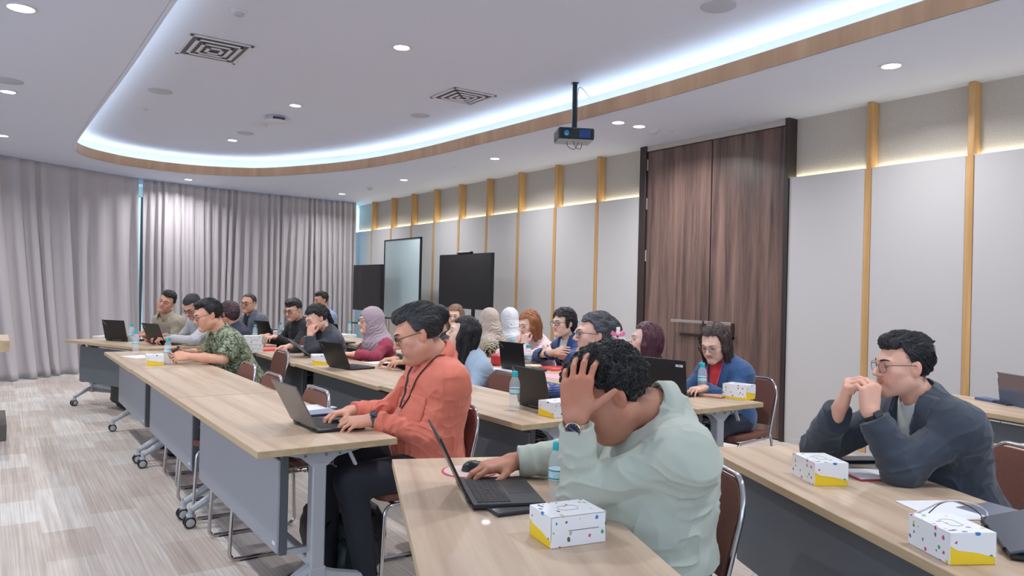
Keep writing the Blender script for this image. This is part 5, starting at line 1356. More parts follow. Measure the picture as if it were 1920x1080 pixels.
    if shoes:
        so = []
        for s in (-1, 1):
            k_, an, to = kn[s]; so = union([(cone(an+V3(0, -.03, -.045), to+V3(0, -.02, .0), .040, .040), 0), (cone(an+V3(0, 0, 0), an+V3(0, 0, -.04), .040, .042), .03), (cone(to+V3(0, -.02, 0), to+V3(0, .03, -.008), .040, .030), .03)], pad=.04)
            so2 = (lambda fn: (lambda P: smax(fn(P), .006-P[:, 2], .004)))(so); so2.box = so.box
            sdf_obj('shoe', so2, max(h*1.5, .007), mat('shoe_black', (22, 22, 26), .4), root)
    # ---- shirt or top
    lay = .010
    def garment(inf, sleeve_len, vopen, pidn, hemz, amp, cf=0.0):
        L_ = torso(inf+lay)+[(cone(nb, nb-t*.04, nr*1.08+.010+inf*.5, nr*1.08+.02+inf*.5), .03)]; NT = len(L_)
        for s in (-1, 1):
            a = arms[s]; Sx, E, W = a['S'], a['E'], a['W']
            ur = .054*m+.012*fat+inf; er = .048*m+.010*fat+inf; wr = .036*m+.005*fat+inf
            if sleeve_len == 'short':
                end = Sx+(E-Sx)*.86; L_.append((cone(Sx-t*.005, end, ur+.006, er+.016), .045))
            elif sleeve_len == 'none': pass
            else:
                w_end = E+(W-E)*(.90 if sleeve_len == 'long' else sleeve_len)*a['sl']
                L_ += [(cone(Sx-t*.005, E, ur, er), .045), (cone(E, w_end, er, wr+.004), .02)]
        SL_ = L_[NT:]; U0 = union(L_[:NT], pad=.085); U1 = union([(q[0], (.03 if i_ % 2 else 0)) for i_, q in enumerate(SL_)], pad=.05) if SL_ else None
        def U(P):
            d = U0(P)
            if U1 is None: return d
            kk = np.zeros(len(P), F32)+.008
            for s in (-1, 1): dd = P-arms[s]['S']; kk = kk+.05*np.exp(-(dd*dd).sum(1)/(.085**2))
            return smin(d, U1(P), kk)
        U.box = U0.box if U1 is None else (np.minimum(U0.box[0], U1.box[0]), np.maximum(U0.box[1], U1.box[1]))
        dn = (HC+nb)/2
        neck = cone(nb+nrm(HC+Rh@V3(0, -.03, -.06)-nb)*.14, nb-t*.012, nr+.012+.010*(vopen > 0), nr+.012)
        vtop = nb+fwd*.05; nax = nrm(HC+Rh@V3(0, -.03, -.06)-nb)
        def f(P, UU=None):
            d = (UU or U)(P)
            q = (P-p0)@T
            q32 = q.astype(F32); wv = vnoise(q32*6+pidn)*1.6
            n = vnoise(q32*np.array((8, 8, 13), F32)+pidn*3.7); n2 = vnoise(q32*np.array((10, 10, 24), F32)+wv[:, None]*1.5+pidn); n3 = vnoise(q32*np.array((22, 22, 12), F32)+wv[:, None]+pidn*2)
            w = (n-.5)*amp*.9+np.abs(1-np.abs(n2*2-1))**2.5*amp*.6+np.abs(1-np.abs(n3*2-1))**3*amp*.3
            for s in (-1, 1):            # creases gather at elbow and armpit
                a = arms[s]
                for c0, rr, fq, kk in ((a['E'], .085, 95, 1.0), (a['S']-t*.09+r*s*-.02, .09, 70, .9), (a['E']*.3+a['W']*.7, .07, 120, .6)):
                    dd = P-c0; g = np.exp(-(dd*dd).sum(1)/(rr*rr)); ax = nrm(a['W']-a['E']) if kk != .9 else nrm(t+r*s*.6)
                    ph = (dd@ax)*fq+vnoise((P*11).astype(F32))*7.0; w = w+g*amp*kk*.75*(np.abs(np.sin(ph*.5)**3))
            d = d-w+amp*.15
            # cut: neck hole, cuffs, hem
            d = smax(d, -np.maximum(neck(P), .004-(P-nb)@nax), .006)
            for s in (-1, 1):
                a = arms[s]; E, W, Sx = a['E'], a['W'], a['S']
                if sleeve_len == 'short': en, ax = Sx+(E-Sx)*.86, nrm(E-Sx)
                elif sleeve_len == 'none': en, ax = Sx+(E-Sx)*.02, nrm(E-Sx)
                else: en, ax = E+(W-E)*(.90 if sleeve_len == 'long' else sleeve_len)*a['sl'], nrm(W-E)
                dd = P-en; al = dd@ax; rad = np.sqrt(np.maximum((dd*dd).sum(1)-al*al, 0)); cut = np.where((al > -.02) & (rad < .075), al, -.05)
                nearv = (al > -.02) & (rad < .075) & (al < .12); d = np.where(nearv, smax(d, al, .004), d)
            hq = P[:, 2]-hemz; d = smax(d, -hq, .01)
            if vopen > 0:      # V shaped front opening
                vq = (P-vtop)@T; hw = np.clip((vopen+vq[:, 2])/vopen, 0, 1)*.060+.0; vd = np.abs(vq[:, 0])-hw
                cutv = smax(vd, -(vq[:, 1]+.02), .01); cutv = np.where(vq[:, 2] < -vopen, .05, cutv); d = smax(d, -cutv, .006)
            return d
        f.box = U.box; f.torso = lambda P: f(P, U0); return f
    smt = shirtmat or mat('cloth_%d_%d_%d' % shirt, shirt, .75, bump=.12, bscale=600, sheen=.15)
    g_out = None
    if jacket:
        ic = inner or (225, 225, 228)
        gi = garment(0.0-.006, 'none', 0.0, pid+.5, hemz+.03, .002); sdf_obj('inner_top', gi, h*1.4, mat('cloth_%d_%d_%d' % ic, ic, .75, bump=.1, bscale=600), root)
        jm = jacketmat or mat('jacket_%d_%d_%d' % jacket, jacket, .7, bump=.10, bscale=700, sheen=.2)
        g = garment(.012, 'long', .30+opened, pid, hemz, foldamp); sdf_obj('jacket', g, h, jm, root); g_out = g.torso
        for s in (-1, 1):
            lo = patch(dict(nb=nb, r=r, fwd=fwd, t=t, g=g.torso), lambda u, v: (s*((nr+.010)*(1-u)**.8+.012*u+(.010+.052*math.sin(math.pi*min(1, .25+u*.80))**.8)*v), -.012+(.27+opened)*u), 14, 5, .004).build('lapel', jm, parent=root)
            md = lo.modifiers.new('thickness', 'SOLIDIFY'); md.thickness = .004; md.offset = 1
    else:
        g = garment(0.0-tight, sleeve, .055 if collar else 0.0, pid, hemz, foldamp); sdf_obj('shirt', g, h, smt, root); g_out = g.torso
        if collar:
            na = nrm(HC+Rh@V3(0, -.03, -.06)-nb); c0 = nb+fwd*.004; rr = nr*1.06+.013
            ff_ = nrm(fwd-na*float(fwd@na)); rx = np.cross(ff_, na)
            def ring(a_, hgt, ex=0): return c0+na*hgt+ff_*math.cos(a_)*(rr+ex)+rx*math.sin(a_)*(rr+ex)
            vs, fs = [], []
            for s in (-1, 1):
                o_ = len(vs); N_ = 12
                for q in range(N_+1):
                    u = q/N_; a_ = math.radians(180-150*u)*s; hb = .034-.020*u; lo_ = -.006-.052*u**1.6; wd = .018+.012*u
                    vs += [tuple(ring(a_, .000-.006*u, .002)), tuple(ring(a_, hb, .0)), tuple(ring(a_, hb+.003, .005)), tuple(ring(a_, hb-.006, .012)), tuple(ring(a_-s*.05*u, lo_, wd))]
                for q in range(N_):
                    for k in range(4):
                        f_ = (o_+q*5+k, o_+q*5+k+1, o_+(q+1)*5+k+1, o_+(q+1)*5+k); fs.append(f_ if s > 0 else f_[::-1])
            co = MB().add(vs, fs, smt, True).build('collar', parent=root); md = co.modifiers.new('thickness', 'SOLIDIFY'); md.thickness = .003; md.offset = 0
    # ---- hair or hijab
    if hijab:
        hc = hijab
        hm = hc if not isinstance(hc, tuple) else mat('hijab_%d_%d_%d' % hc, hc, .8, bump=.15, bscale=300, sheen=.2)
        capf = ell((0, -.018, .030), (.090, .112, .104)); low = ell((0, -.015, -.065), (.085, .088, .085)); faceh = ell((0, .10, -.012), (.055, .075, .073))
        inv = lambda p: (np.asarray(p)-HC)@Rh
        nbl = inv(nb); sl, sr = inv(S[-1]*.72+nb*.28), inv(S[1]*.72+nb*.28)
        ff = Rh.T@fwd; tt = Rh.T@t
        dr = [(cone(nbl+V3(0, 0, .03), nbl-tt*.05+ff*.02, .085, .115), .05), (cone(sl-tt*.02, sr-tt*.02, .075, .075), .06), (ell(nbl+ff*.05-tt*.10, (.12, .07, .10)), .05), (ell(nbl-ff*.05-tt*.10, (.13, .07, .12)), .05)]
        def hf(P):
            d = smin(capf(P), low(P), .05)
            for fn, k in dr: d = smin(d, fn(P), k)
            n = vnoise((P*np.array((18, 18, 20))).astype(F32)+pid); ph = P[:, 2]*85+P[:, 1]*55+n*7
            am = np.clip((.06-P[:, 2])/.12, .12, 1); d = d-np.abs(np.sin(ph))*.006*am-np.abs(n-.5)*.008
            return smax(d, -faceh(P), .008)
        hf.box = (np.array((-.26, -.22, -.36)), np.array((.26, .22, .15)))
        sdf_obj('hijab', xf(hf, Rh, HC), h, hm, root)
    elif hair:
        hf = hair_fn(hair[0], wide, pid, **hairopt); hm = hair_mat(hair[1]) if len(hair) < 3 else hair[2]
        hg = lambda P: hf(P/headsc)*headsc
        hg.box = (hf.box[0]*headsc, hf.box[1]*headsc)
        ho = sdf_obj('hair', xf(hg, Rh, HC), h*.85, hm, root)
        me = ho.data; vv = np.zeros(len(me.vertices)*3, F32); me.vertices.foreach_get('co', vv); vv = vv.reshape(-1, 3)
        near_ = h < .004
        nst = (1700 if near_ else 1000 if h < .0052 else 350); rad = (.0010 if near_ else .0012)*(1.0 if hair[0] != 'curly' else 1.3)
        r_ = strands(hf, vv.astype(np.float64), hair[0], pid, nst, hm, root, Rh, HC, headsc, hairopt.get('part', 0.0), rad, 9, .012 if hair[0] in ('long', 'bob', 'lob') else .008)
        if r_:
            v2, f2 = r_; n0 = len(vv); f0 = np.zeros(len(me.polygons)*4, np.int32); me.polygons.foreach_get('vertices', f0)
            allv = np.concatenate([vv, v2.astype(F32)]); allf = np.concatenate([f0.reshape(-1, 4), f2+n0])
            nm = bpy.data.meshes.new('hair'); nm.vertices.add(len(allv)); nm.vertices.foreach_set('co', allv.ravel()); nm.loops.add(len(allf)*4); nm.loops.foreach_set('vertex_index', allf.astype(np.int32).ravel())
            nm.polygons.add(len(allf)); nm.polygons.foreach_set('loop_start', np.arange(0, len(allf)*4, 4, dtype=np.int32)); nm.polygons.foreach_set('use_smooth', np.ones(len(allf), bool)); nm.update(calc_edges=True); nm.materials.append(hm); ho.data = nm
    if glasses:
        g = MB(); gm = mat('spectacle_frame_%d_%d_%d' % glasses, glasses, .35, .2)
        ez = .004; yy = .103
        hw, hh, ex = (.0255, .0175, 3.0) if gstyle == 'rect' else (.0235, .0215, 2.0)
        lens = MB()
        for s in (-1, 1):
            pts = []; 
            for k in range(20):
                a = 2*math.pi*k/20; cx, sx = math.cos(a), math.sin(a); e = 2/ex
                px = math.copysign(abs(cx)**e, cx)*hw+s*.0325; pz = math.copysign(abs(sx)**e, sx)*hh+ez-.002
                pts.append((px, yy-abs(px)*.12, pz))
            g.tube(pts, .0014 if gstyle != 'thin' else .0009, gm, 6, closed=True)
            lens.add(pts, [tuple(range(20))[::(1 if s > 0 else 1)]], M_LENS)
            g.tube([(s*(.0325+hw), yy-.008, ez+.006), (s*.076*wide, .06, ez+.008), (s*.080*wide, -.004, ez+.006), (s*.078*wide, -.02, ez-.010)], .0016, gm, 6)
        g.tube([(-.008, yy-.001, ez+.002), (0, yy+.001, ez+.004), (.008, yy-.001, ez+.002)], .0014, gm, 6)
        Mg = Matrix.Translation(HC) @ Matrix(Rh.tolist()).to_4x4() @ Matrix.Scale(headsc, 4)
        g.v = [tuple(Mg @ Vector(v)) for v in g.v]; lens.v = [tuple(Mg @ Vector(v)) for v in lens.v]
        go = g.build('glasses', parent=root); lens.build('lens', parent=go)
    root['_']= 0; del root['_']
    return dict(root=root, HC=HC, Rh=Rh, nb=nb, T=T, r=r, fwd=fwd, t=t, arms=arms, chest=chest, S=S, p0=p0, nr=nr, g=g_out)
def dirloc(v, heading):
    c, s = math.cos(-heading), math.sin(-heading); return np.array((v[0]*c-v[1]*s, v[0]*s+v[1]*c, v[2]), float)
A_GAZE = {}
def outp(I, p, d, far=.26, lift=.0035):     # last crossing of the clothing surface along d
    ts = np.linspace(0, far, 130); v = I['g']((p[None]+ts[:, None]*d[None]).astype(F32)); k = np.where(v < 0)[0]
    return p+d*((ts[k[-1]] if len(k) else 0)+lift)
def patch(I, fn, nu, nv, lift=.003, smooth=True):
    vs, fs = [], []
    for i in range(nu+1):
        for j in range(nv+1):
            x, dn = fn(i/nu, j/nv); base = I['nb']+I['r']*x-I['t']*dn; dd = nrm(I['fwd']+I['t']*max(0, .9-8*max(dn, 0))+I['r']*x*.8); vs.append(outp(I, base-I['fwd']*.01, dd, .26, lift))
    for i in range(nu):
        for j in range(nv): fs.append((i*(nv+1)+j, i*(nv+1)+j+1, (i+1)*(nv+1)+j+1, (i+1)*(nv+1)+j))
    return MB().add([tuple(v) for v in vs], fs, None, smooth)
def shirt_front(I, m, pocket=False, buttons=(235, 225, 215), L_=.34):
    o = patch(I, lambda u, v: ((v-.5)*.030, .045+L_*u), 24, 3, .0015).build('button_placket', m, parent=I['root']); md = o.modifiers.new('thickness', 'SOLIDIFY'); md.thickness = .003
    for k in range(5):
        q = outp(I, I['nb']-I['t']*(.075+.07*k), I['fwd'], .26, .004); MB().tube([tuple(q), tuple(q+I['fwd']*.0025)], .0055, mat('button_%d_%d_%d' % buttons, buttons, .4), 12).build('button', parent=o)
    if pocket:
        for s in (-1,):
            o = patch(I, lambda u, v: (s*(.035+.10*v), .17+.11*u+(.012*(1-abs(2*v-1)) if u > .95 else 0)), 10, 8, .002).build('chest_pocket', m, parent=I['root']); md = o.modifiers.new('thickness', 'SOLIDIFY'); md.thickness = .004
def lanyard(I, col, length=.26, clip=True, w=.0055):
    nb, r, f, t, nr, g = I['nb'], I['r'], I['fwd'], I['t'], I['nr'], I['g']; m_ = mat('lanyard_%d_%d_%d' % col, col, .6)
    b = MB(); end = None
    for s in (-1, 1):
        pts = [nb-f*(nr+.022)+t*.022, nb-f*(nr*.6)+r*s*(nr+.012)+t*.022]
        for q in np.linspace(0, 1, 9):
            x = s*((nr+.026)*(1-q)+.010*q); down = .0+length*q
            base = nb+r*x-t*down; dd = nrm(f+t*max(0, 1.1-4*q)); pts.append(outp(I, base-f*.02-t*.02*(q == 0), dd, .26, .005))
        end = pts[-1]
        b.tube([tuple(p) for p in crom(pts, 4)], w, m_, 6, flat=.5)
    o = b.build('lanyard', parent=I['root'])
    if clip:
        p = end-t*.014-r*.009*1; MB().box(tuple(p-.007), tuple(p+.007), M_HUB, bev=.002).build('clip', parent=o)
    return o
def watch(I, s, m_band, m_face, r=.031, face=.019, back=None, off=.012, square=False, steel=None):
    a = I['arms'][s]; ax = nrm(a['W']-a['E']); c = a['W']-ax*off; bk = a['b'] if back is None else back
    z = nrm(bk-ax*float(bk@ax)); x = np.cross(ax, z)
    Mw = Matrix(((x[0], ax[0], z[0], c[0]), (x[1], ax[1], z[1], c[1]), (x[2], ax[2], z[2], c[2]), (0, 0, 0, 1)))
    n = 26; b = MB(); pr = []
    for j, yy in enumerate((-.009, -.010, .010, .009)):
        for k in range(n):
            q = 2*math.pi*k/n; rr = r+(.0025 if j in (1, 2) else 0)+(.0007 if steel and k % 2 else 0); pr.append(tuple(Mw @ Vector((rr*math.cos(q), yy, rr*.86*math.sin(q)))))
    b.add(pr, [(j*n+k, j*n+(k+1) % n, (j+1)*n+(k+1) % n, (j+1)*n+k) for j in range(3) for k in range(n)], m_band, not steel)
    o = b.build('watch_strap', parent=I['root'], fixn=True)
    f = MB(); Mf = Mw @ Matrix.Translation((0, 0, r*.86+.001))
    if square: f.box((-.017, -.019, 0), (.017, .019, .009), m_band, bev=.005, M=Mf); f.box((-.0145, -.0165, .009), (.0145, .0165, .0095), m_face, M=Mf)
    else:
        f.lathe([(face*.9, 0), (face, .002), (face, .008), (face*.88, .0105), (face*.84, .009)], steel or m_band, 28, Mf); f.lathe([(face*.84, .009), (.0001, .0092)], m_face, 28, Mf)
        for k in range(12):
            q = k*math.pi/6; f.box((-.0006, face*.62, .0093), (.0006, face*.76, .0098), M_HUB, M=Mf @ Matrix.Rotation(q, 4, 'Z'))
        f.box((-.0006, -.001, .0094), (.0006, face*.5, .0100), M_HUB, M=Mf @ Matrix.Rotation(.9, 4, 'Z')); f.box((-.0006, -.001, .0094), (.0006, face*.35, .0100), M_HUB, M=Mf @ Matrix.Rotation(-2.0, 4, 'Z'))
    f.build('watch_case', parent=o)
# ------------------------------------------------------------------ the people in the room
def pattern_mat(name, base, cols, kind):
    if name in MATS: return MATS[name]
    m = bpy.data.materials.new(name); m.use_nodes = True; nt = m.node_tree; b = nt.nodes['Principled BSDF']; b.inputs['Roughness'].default_value = .8
    N = nt.nodes.new; L = nt.links.new; tc = N('ShaderNodeTexCoord')
    r = N('ShaderNodeValToRGB'); e = r.color_ramp.elements
    if kind == 'batik':
        v = N('ShaderNodeTexVoronoi'); v.feature = 'DISTANCE_TO_EDGE'; v.inputs['Scale'].default_value = 22
        w_ = N('ShaderNodeTexNoise'); w_.inputs['Scale'].default_value = 9; w_.inputs['Detail'].default_value = 3
        a = N('ShaderNodeMix'); a.data_type = 'VECTOR'; a.inputs[0].default_value = .25; L(tc.outputs['Object'], a.inputs[4]); L(w_.outputs['Color'], a.inputs[5]); L(tc.outputs['Object'], w_.inputs['Vector'])
        L(a.outputs[1], v.inputs['Vector'])
        n = N('ShaderNodeTexVoronoi'); n.inputs['Scale'].default_value = 70; L(tc.outputs['Object'], n.inputs['Vector'])
        lt = N('ShaderNodeMath'); lt.operation = 'MULTIPLY'; L(v.outputs['Distance'], lt.inputs[0]); lt.inputs[1].default_value = 4.2
        sb = N('ShaderNodeMath'); sb.operation = 'MULTIPLY_ADD'; L(n.outputs['Distance'], sb.inputs[0]); sb.inputs[1].default_value = .45; L(lt.outputs[0], sb.inputs[2]); L(sb.outputs[0], r.inputs[0])
        pos = (0.0, .40, .46, .68, .95)
    elif kind == 'stripe':
        w_ = N('ShaderNodeTexWave'); w_.bands_direction = 'Z'; w_.inputs['Scale'].default_value = 22; w_.inputs['Distortion'].default_value = 1.2; L(tc.outputs['Object'], w_.inputs['Vector']); L(w_.outputs['Fac'], r.inputs[0]); pos = (0.0, .45, .6, .8, .9)
    else:   # zebra or geometric
        w_ = N('ShaderNodeTexWave'); w_.bands_direction = 'DIAGONAL'; w_.inputs['Scale'].default_value = 26 if kind == 'zebra' else 9; w_.inputs['Distortion'].default_value = 7 if kind == 'zebra' else 12; w_.inputs['Detail'].default_value = 1; L(tc.outputs['Object'], w_.inputs['Vector']); L(w_.outputs['Fac'], r.inputs[0]); pos = (0.0, .45, .52, .9, 1)
    e[0].position = pos[0]; e[0].color = srgb(*cols[0]); e[1].position = pos[1]; e[1].color = srgb(*cols[1])
    for i in range(2, len(cols)): x = e.new(pos[i]); x.color = srgb(*cols[i])
    L(r.outputs[0], b.inputs['Base Color']); MATS[name] = m; return m
G = R_   # degrees to radians
def V(*a): return Vector(a)
BLK = (22, 21, 24)
A_GAZE.update({1: (0, .5), 2: (0, .5), 3: (0, -.02), 5: (0, -.05), 6: (0, 0)})

# 1 the man in the salmon shirt
I = person(1, 'man in a salmon shirt with glasses and black lanyard typing on a laptop', (1.74, 3.17), G(82), V(1.660, 3.15, 1.158), hyaw=G(-14), hpitch=G(20), hroll=G(0), skin=(214, 158, 134), h=.0032, fat=.75, headsc=1.10, hemz=.55, nbo=(0, -.005, .022), wide=1.02,
    hair=('quiff', (50, 51, 54)), hairopt=dict(vol=1.0), glasses=(26, 24, 26), shirt=(214, 116, 94), trousers=(24, 28, 40), lid=.35, foldamp=.014, 
    L=dict(w=V(1.435, 3.17, .768), e=V(1.665, 3.005, .70), d=(-1, .10, -.06), b=(-.1, -.35, 1), curl='type', spread=.05),
    R=dict(w=V(1.42, 3.385, .775), d=(-1, -.20, -.05), b=(-.1, .1, 1), curl='type', hint=(.6, -.2, -1)),
    legs={-1: ((1.31, 3.08, .52), (1.38, 3.05, .10), (1.22, 3.04, .045)), 1: ((1.28, 3.33, .56), (1.30, 3.30, .11), (1.12, 3.28, .045))})
lanyard(I, (52, 28, 32), .25)
shirt_front(I, MATS['cloth_214_116_94'], True, (206, 110, 90))
watch(I, -1, mat('strap_dark_olive', (62, 64, 60), .5), mat('watch_face_navy', (36, 50, 76), .2), r=.031, face=.0215, steel=mat('watch_case_dark', (70, 74, 78), .3, .7))
# 2 the man in the pale green shirt
I = person(2, 'curly haired man in a pale green shirt resting his forehead in one hand', (1.70, 1.66), G(66), V(1.56, 1.70, 1.066), hyaw=G(-8), hpitch=G(34), hroll=G(0), skin=(186, 130, 106), h=.0030, fat=1.35, headsc=1.12, hemz=.56, nbo=(0, -.045, .055), wide=1.03,
    hair=('curly', (20, 20, 23)), hairopt=dict(vol=1.0), shirt=(180, 188, 176), trousers=(26, 32, 50), lid=.25, foldamp=.013, slouch=.07, hs=1.16,
    L=dict(w=V(1.385, 1.655, 1.012), e=V(1.44, 1.69, .78), d=(.12, .10, 1), b=(-.80, -.62, .05), curl=([.45, .55, .35], [.40, .5, .3], [.42, .5, .35], [.5, .55, .4]), spreads=[.16, .05, -.08, -.22], thumb=((1.05, .10), (.10, .10))),
    R=dict(w=V(1.505, 2.14, .775), d=(-1, .10, -.10), b=(-.15, .0, 1), curl='mouse', hint=(.8, -.2, -.6)))
watch(I, -1, mat('watch_steel', (206, 190, 172), .25, .9), mat('watch_face_deep_blue', (22, 30, 58), .2), r=.036, face=.0235, steel=MATS.get('watch_steel'), off=.02)
# 3 the man in the dark blazer
I = person(3, 'man in a dark blue grey blazer with glasses, hands clasped against his mouth', (3.04, 1.34), G(64), V(2.80, 1.452, 1.125), hyaw=G(-6), hpitch=G(2), skin=(226, 174, 152), h=.0032, fat=.15, headsc=.97, nbo=(0, -.01, .015),
    hair=('quiff', (24, 24, 28)), hairopt=dict(vol=1.25), glasses=(92, 92, 104), gstyle='thin', jacket=(48, 58, 72), inner=(200, 208, 206), trousers=(28, 32, 44), lid=.7, foldamp=.010, opened=.0,
    L=dict(w=V(2.605, 1.465, .965), e=V(2.66, 1.38, .770), d=(.10, .06, 1), b=(-.35, -.92, .15), curl=([1.0, 1.0, .5], [1.0, 1.05, .5], [1.05, 1.1, .5], [1.1, 1.1, .5]), thumb=((.5, -.25), (.3, .3))),
    R=dict(w=V(2.615, 1.585, .975), e=V(2.70, 1.73, .775), d=(-.02, -.30, 1), b=(-.45, .85, .1), curl=([1.0, .9, .5], [1.0, .95, .5], [1.0, 1.0, .5], [1.05, 1.0, .5]), thumb=((.5, -.25), (.3, .3))))
watch(I, -1, mat('strap_black', (34, 34, 38), .5), mat('smart_face', (24, 28, 34), .1), r=.031, square=True, off=.018)
# 4 woman in the blue blazer
I = person(4, 'woman in a royal blue blazer and red top in front of the dark double door', (4.20, 3.36), G(92), V(4.02, 3.36, 1.05), hyaw=G(10), hpitch=G(24), sex='f', skin=(226, 184, 164), h=.0042, fat=.15, headsc=1.05,
    hair=('long', (62, 46, 44)), hairopt=dict(length=.17, vol=1.1, front=.018, part=-.02), glasses=(150, 120, 110), gstyle='thin', jacket=(38, 76, 124), inner=(226, 66, 66), trousers=(28, 36, 56), lid=.3, foldamp=.006,
    L=dict(w=V(3.80, 3.26, .775), d=(-1, .1, -.1), curl='type'), R=dict(w=V(3.80, 3.50, .775), d=(-1, -.1, -.1), curl='type'))
lanyard(I, (208, 66, 112), .26)
# 5 woman with burgundy hair
I = person(5, 'woman with long burgundy hair and black top gazing left behind an open laptop', (4.26, 4.10), G(90), V(4.09, 4.08, 1.015), hyaw=G(-34), hpitch=G(-6), sex='f', skin=(226, 190, 176), h=.0045, headsc=1.10,
    hair=('long', (84, 44, 56)), hairopt=dict(length=.27, vol=1.2, front=.014), shirt=(24, 24, 28), collar=False, trousers=(26, 26, 32), lid=.9,
    L=dict(w=V(3.78, 4.035, .905), e=V(3.86, 3.95, .745), d=(-.1, .1, 1), b=(-.8, -.6, 0), curl='hold'), R=dict(w=V(3.85, 4.30, .79), d=(-1, -.1, 0)))
# 6 woman with the flower clip
I = person(6, 'woman with greying tied back hair, dark glasses and a pink flower clip', (3.06, 3.40), G(86), V(2.885, 3.285, 1.125), hyaw=G(-30), hpitch=G(-2), sex='f', skin=(224, 178, 160), h=.0038, headsc=1.08,
    hair=('bun', (70, 72, 78)), hairopt=dict(vol=1.0), glasses=(28, 24, 26), shirt=(60, 86, 150), collar=True, trousers=(30, 34, 46), lid=.85, shirtmat=pattern_mat('striped_blue', None, [(30, 60, 140), (60, 96, 170), (190, 204, 226), (190, 204, 226), (40, 70, 150)], 'stripe'),
    L=dict(w=V(2.74, 3.20, .80), d=(-1, .1, 0)), R=dict(w=V(2.72, 3.55, .80), d=(-1, -.1, 0)))
hc = Matrix.Translation(I['HC']) @ Matrix(I['Rh'].tolist()).to_4x4()
fl_ = MB(); M_PETAL = mat('flower_pink', (240, 132, 168), .5); M_PETW = mat('flower_white', (246, 236, 238), .5)
for k in range(6):
    a = k*math.pi/3; Mk = hc @ Matrix.Translation((-.056, -.120, .004)) @ Matrix.Rotation(G(-70), 4, 'Z') @ Matrix.Scale(1.5, 4) @ Matrix.Rotation(a, 4, 'Y')
    fl_.box((-.010, -.004, .004), (.010, .004, .036), M_PETAL if k % 2 else M_PETW, bev=.0035, M=Mk)
fl_.tube([tuple(hc @ Vector((-.052, -.125, .012))), tuple(hc @ Vector((-.062, -.128, .012)))], .008, M_PETAL, 10); fl_.build('flower_clip', parent=I['root'])
# 7 woman with folded arms
I = person(7, 'short haired woman in a deep blue cardigan with black glasses and folded arms', (4.30, 5.10), G(92), V(4.10, 5.09, 1.10), hyaw=G(0), hpitch=G(2), sex='f', skin=(230, 192, 172), h=.0045, headsc=1.04,
    hair=('pixie', (36, 33, 38)), hairopt=dict(vol=1.5, front=-.012), glasses=(30, 26, 28), jacket=(30, 66, 122), inner=(196, 208, 212), trousers=(30, 34, 46), lid=.6,
    L=dict(w=V(4.02, 5.17, .84), e=V(4.05, 4.90, .80), d=(-.1, 1, .25), b=(-.9, 0, .3)), R=dict(w=V(3.97, 5.02, .86), e=V(4.03, 5.33, .80), d=(-.1, -1, .2), b=(-.9, 0, .3)))
# 8 copper haired woman
I = person(8, 'woman with copper shoulder length hair and striped cardigan, hand held under her chin', (4.30, 5.66), G(94), V(4.10, 5.60, 1.065), hyaw=G(-2), hpitch=G(16), sex='f', skin=(232, 196, 178), h=.0048,
    hair=('bob', (164, 106, 66)), hairopt=dict(length=.135, vol=1.15, part=.02), shirt=(226, 206, 208), collar=False, trousers=(40, 40, 50), lid=.35, shirtmat=pattern_mat('striped_pink', None, [(200, 150, 160), (232, 214, 214), (240, 228, 226), (214, 172, 178), (240, 228, 226)], 'stripe'),
    L=dict(w=V(3.99, 5.50, .885), e=V(3.95, 5.42, .77), d=(.05, .15, 1), b=(-.9, -.3, 0), curl='hold'), R=dict(w=V(3.98, 5.62, .87), e=V(3.93, 5.80, .78), d=(.1, -.3, 1), b=(-.9, .2, 0), curl='hold'))
watch(I, -1, mat('strap_black', (34, 34, 38), .5), mat('smart_face', (24, 28, 34), .1), r=.026, square=False, face=.016)
# 9 white hijab, 10 beige hijab
I = person(9, 'person in a white hijab and pale blue top turned away', (4.92, 6.95), G(60), V(4.80, 6.94, 1.05), hyaw=G(-60), hpitch=G(10), sex='f', h=.0055, hijab=(214, 216, 222), shirt=(150, 172, 186), collar=False, R=None)
I = person(10, 'person in a beige hijab and zebra print top seen from behind', (4.18, 6.42), G(38), V(4.16, 6.38, 1.06), hyaw=G(-35), hpitch=G(10), sex='f', h=.005, hijab=(180, 166, 156), shirt=(190, 180, 160), collar=False,
    shirtmat=pattern_mat('zebra_print', None, [(50, 46, 42), (70, 64, 58), (206, 198, 170), (214, 206, 184), (206, 198, 170)], 'zebra'))
# 11 black long hair
I = person(11, 'young woman with long straight black hair in a pale blue blazer', (3.00, 4.74), G(90), V(2.86, 4.72, 1.045), hyaw=G(-28), hpitch=G(-12), sex='f', skin=(234, 200, 180), h=.004, headsc=1.05,
    hair=('long', (20, 20, 24)), hairopt=dict(length=.24, vol=1.0), jacket=(166, 186, 208), inner=(196, 206, 222), trousers=(30, 34, 46), lid=.9, foldamp=.009, opened=-.05,
    L=dict(w=V(2.66, 4.60, .775), d=(-1, .1, 0)), R=dict(w=V(2.64, 4.86, .78), d=(-1, -.1, 0)))
# 12 wavy light brown hair
I = person(12, 'woman with wavy light brown hair and patterned top below the large display', (4.42, 7.3), G(108), V(4.30, 7.29, 1.07), hyaw=G(24), hpitch=G(4), sex='f', skin=(232, 192, 172), h=.005,
    hair=('lob', (142, 112, 88)), hairopt=dict(length=.19, vol=1.4), glasses=(220, 150, 180), gstyle='thin', shirt=(60, 60, 66), collar=False, lid=.7, shirtmat=pattern_mat('geometric_print', None, [(24, 24, 28), (32, 32, 36), (214, 214, 214), (226, 226, 226), (40, 40, 44)], 'geo'),
    L=dict(w=V(4.0, 7.14, .80), d=(-1, .1, 0)), R=dict(w=V(4.0, 7.42, .80), d=(-1, -.1, 0)))
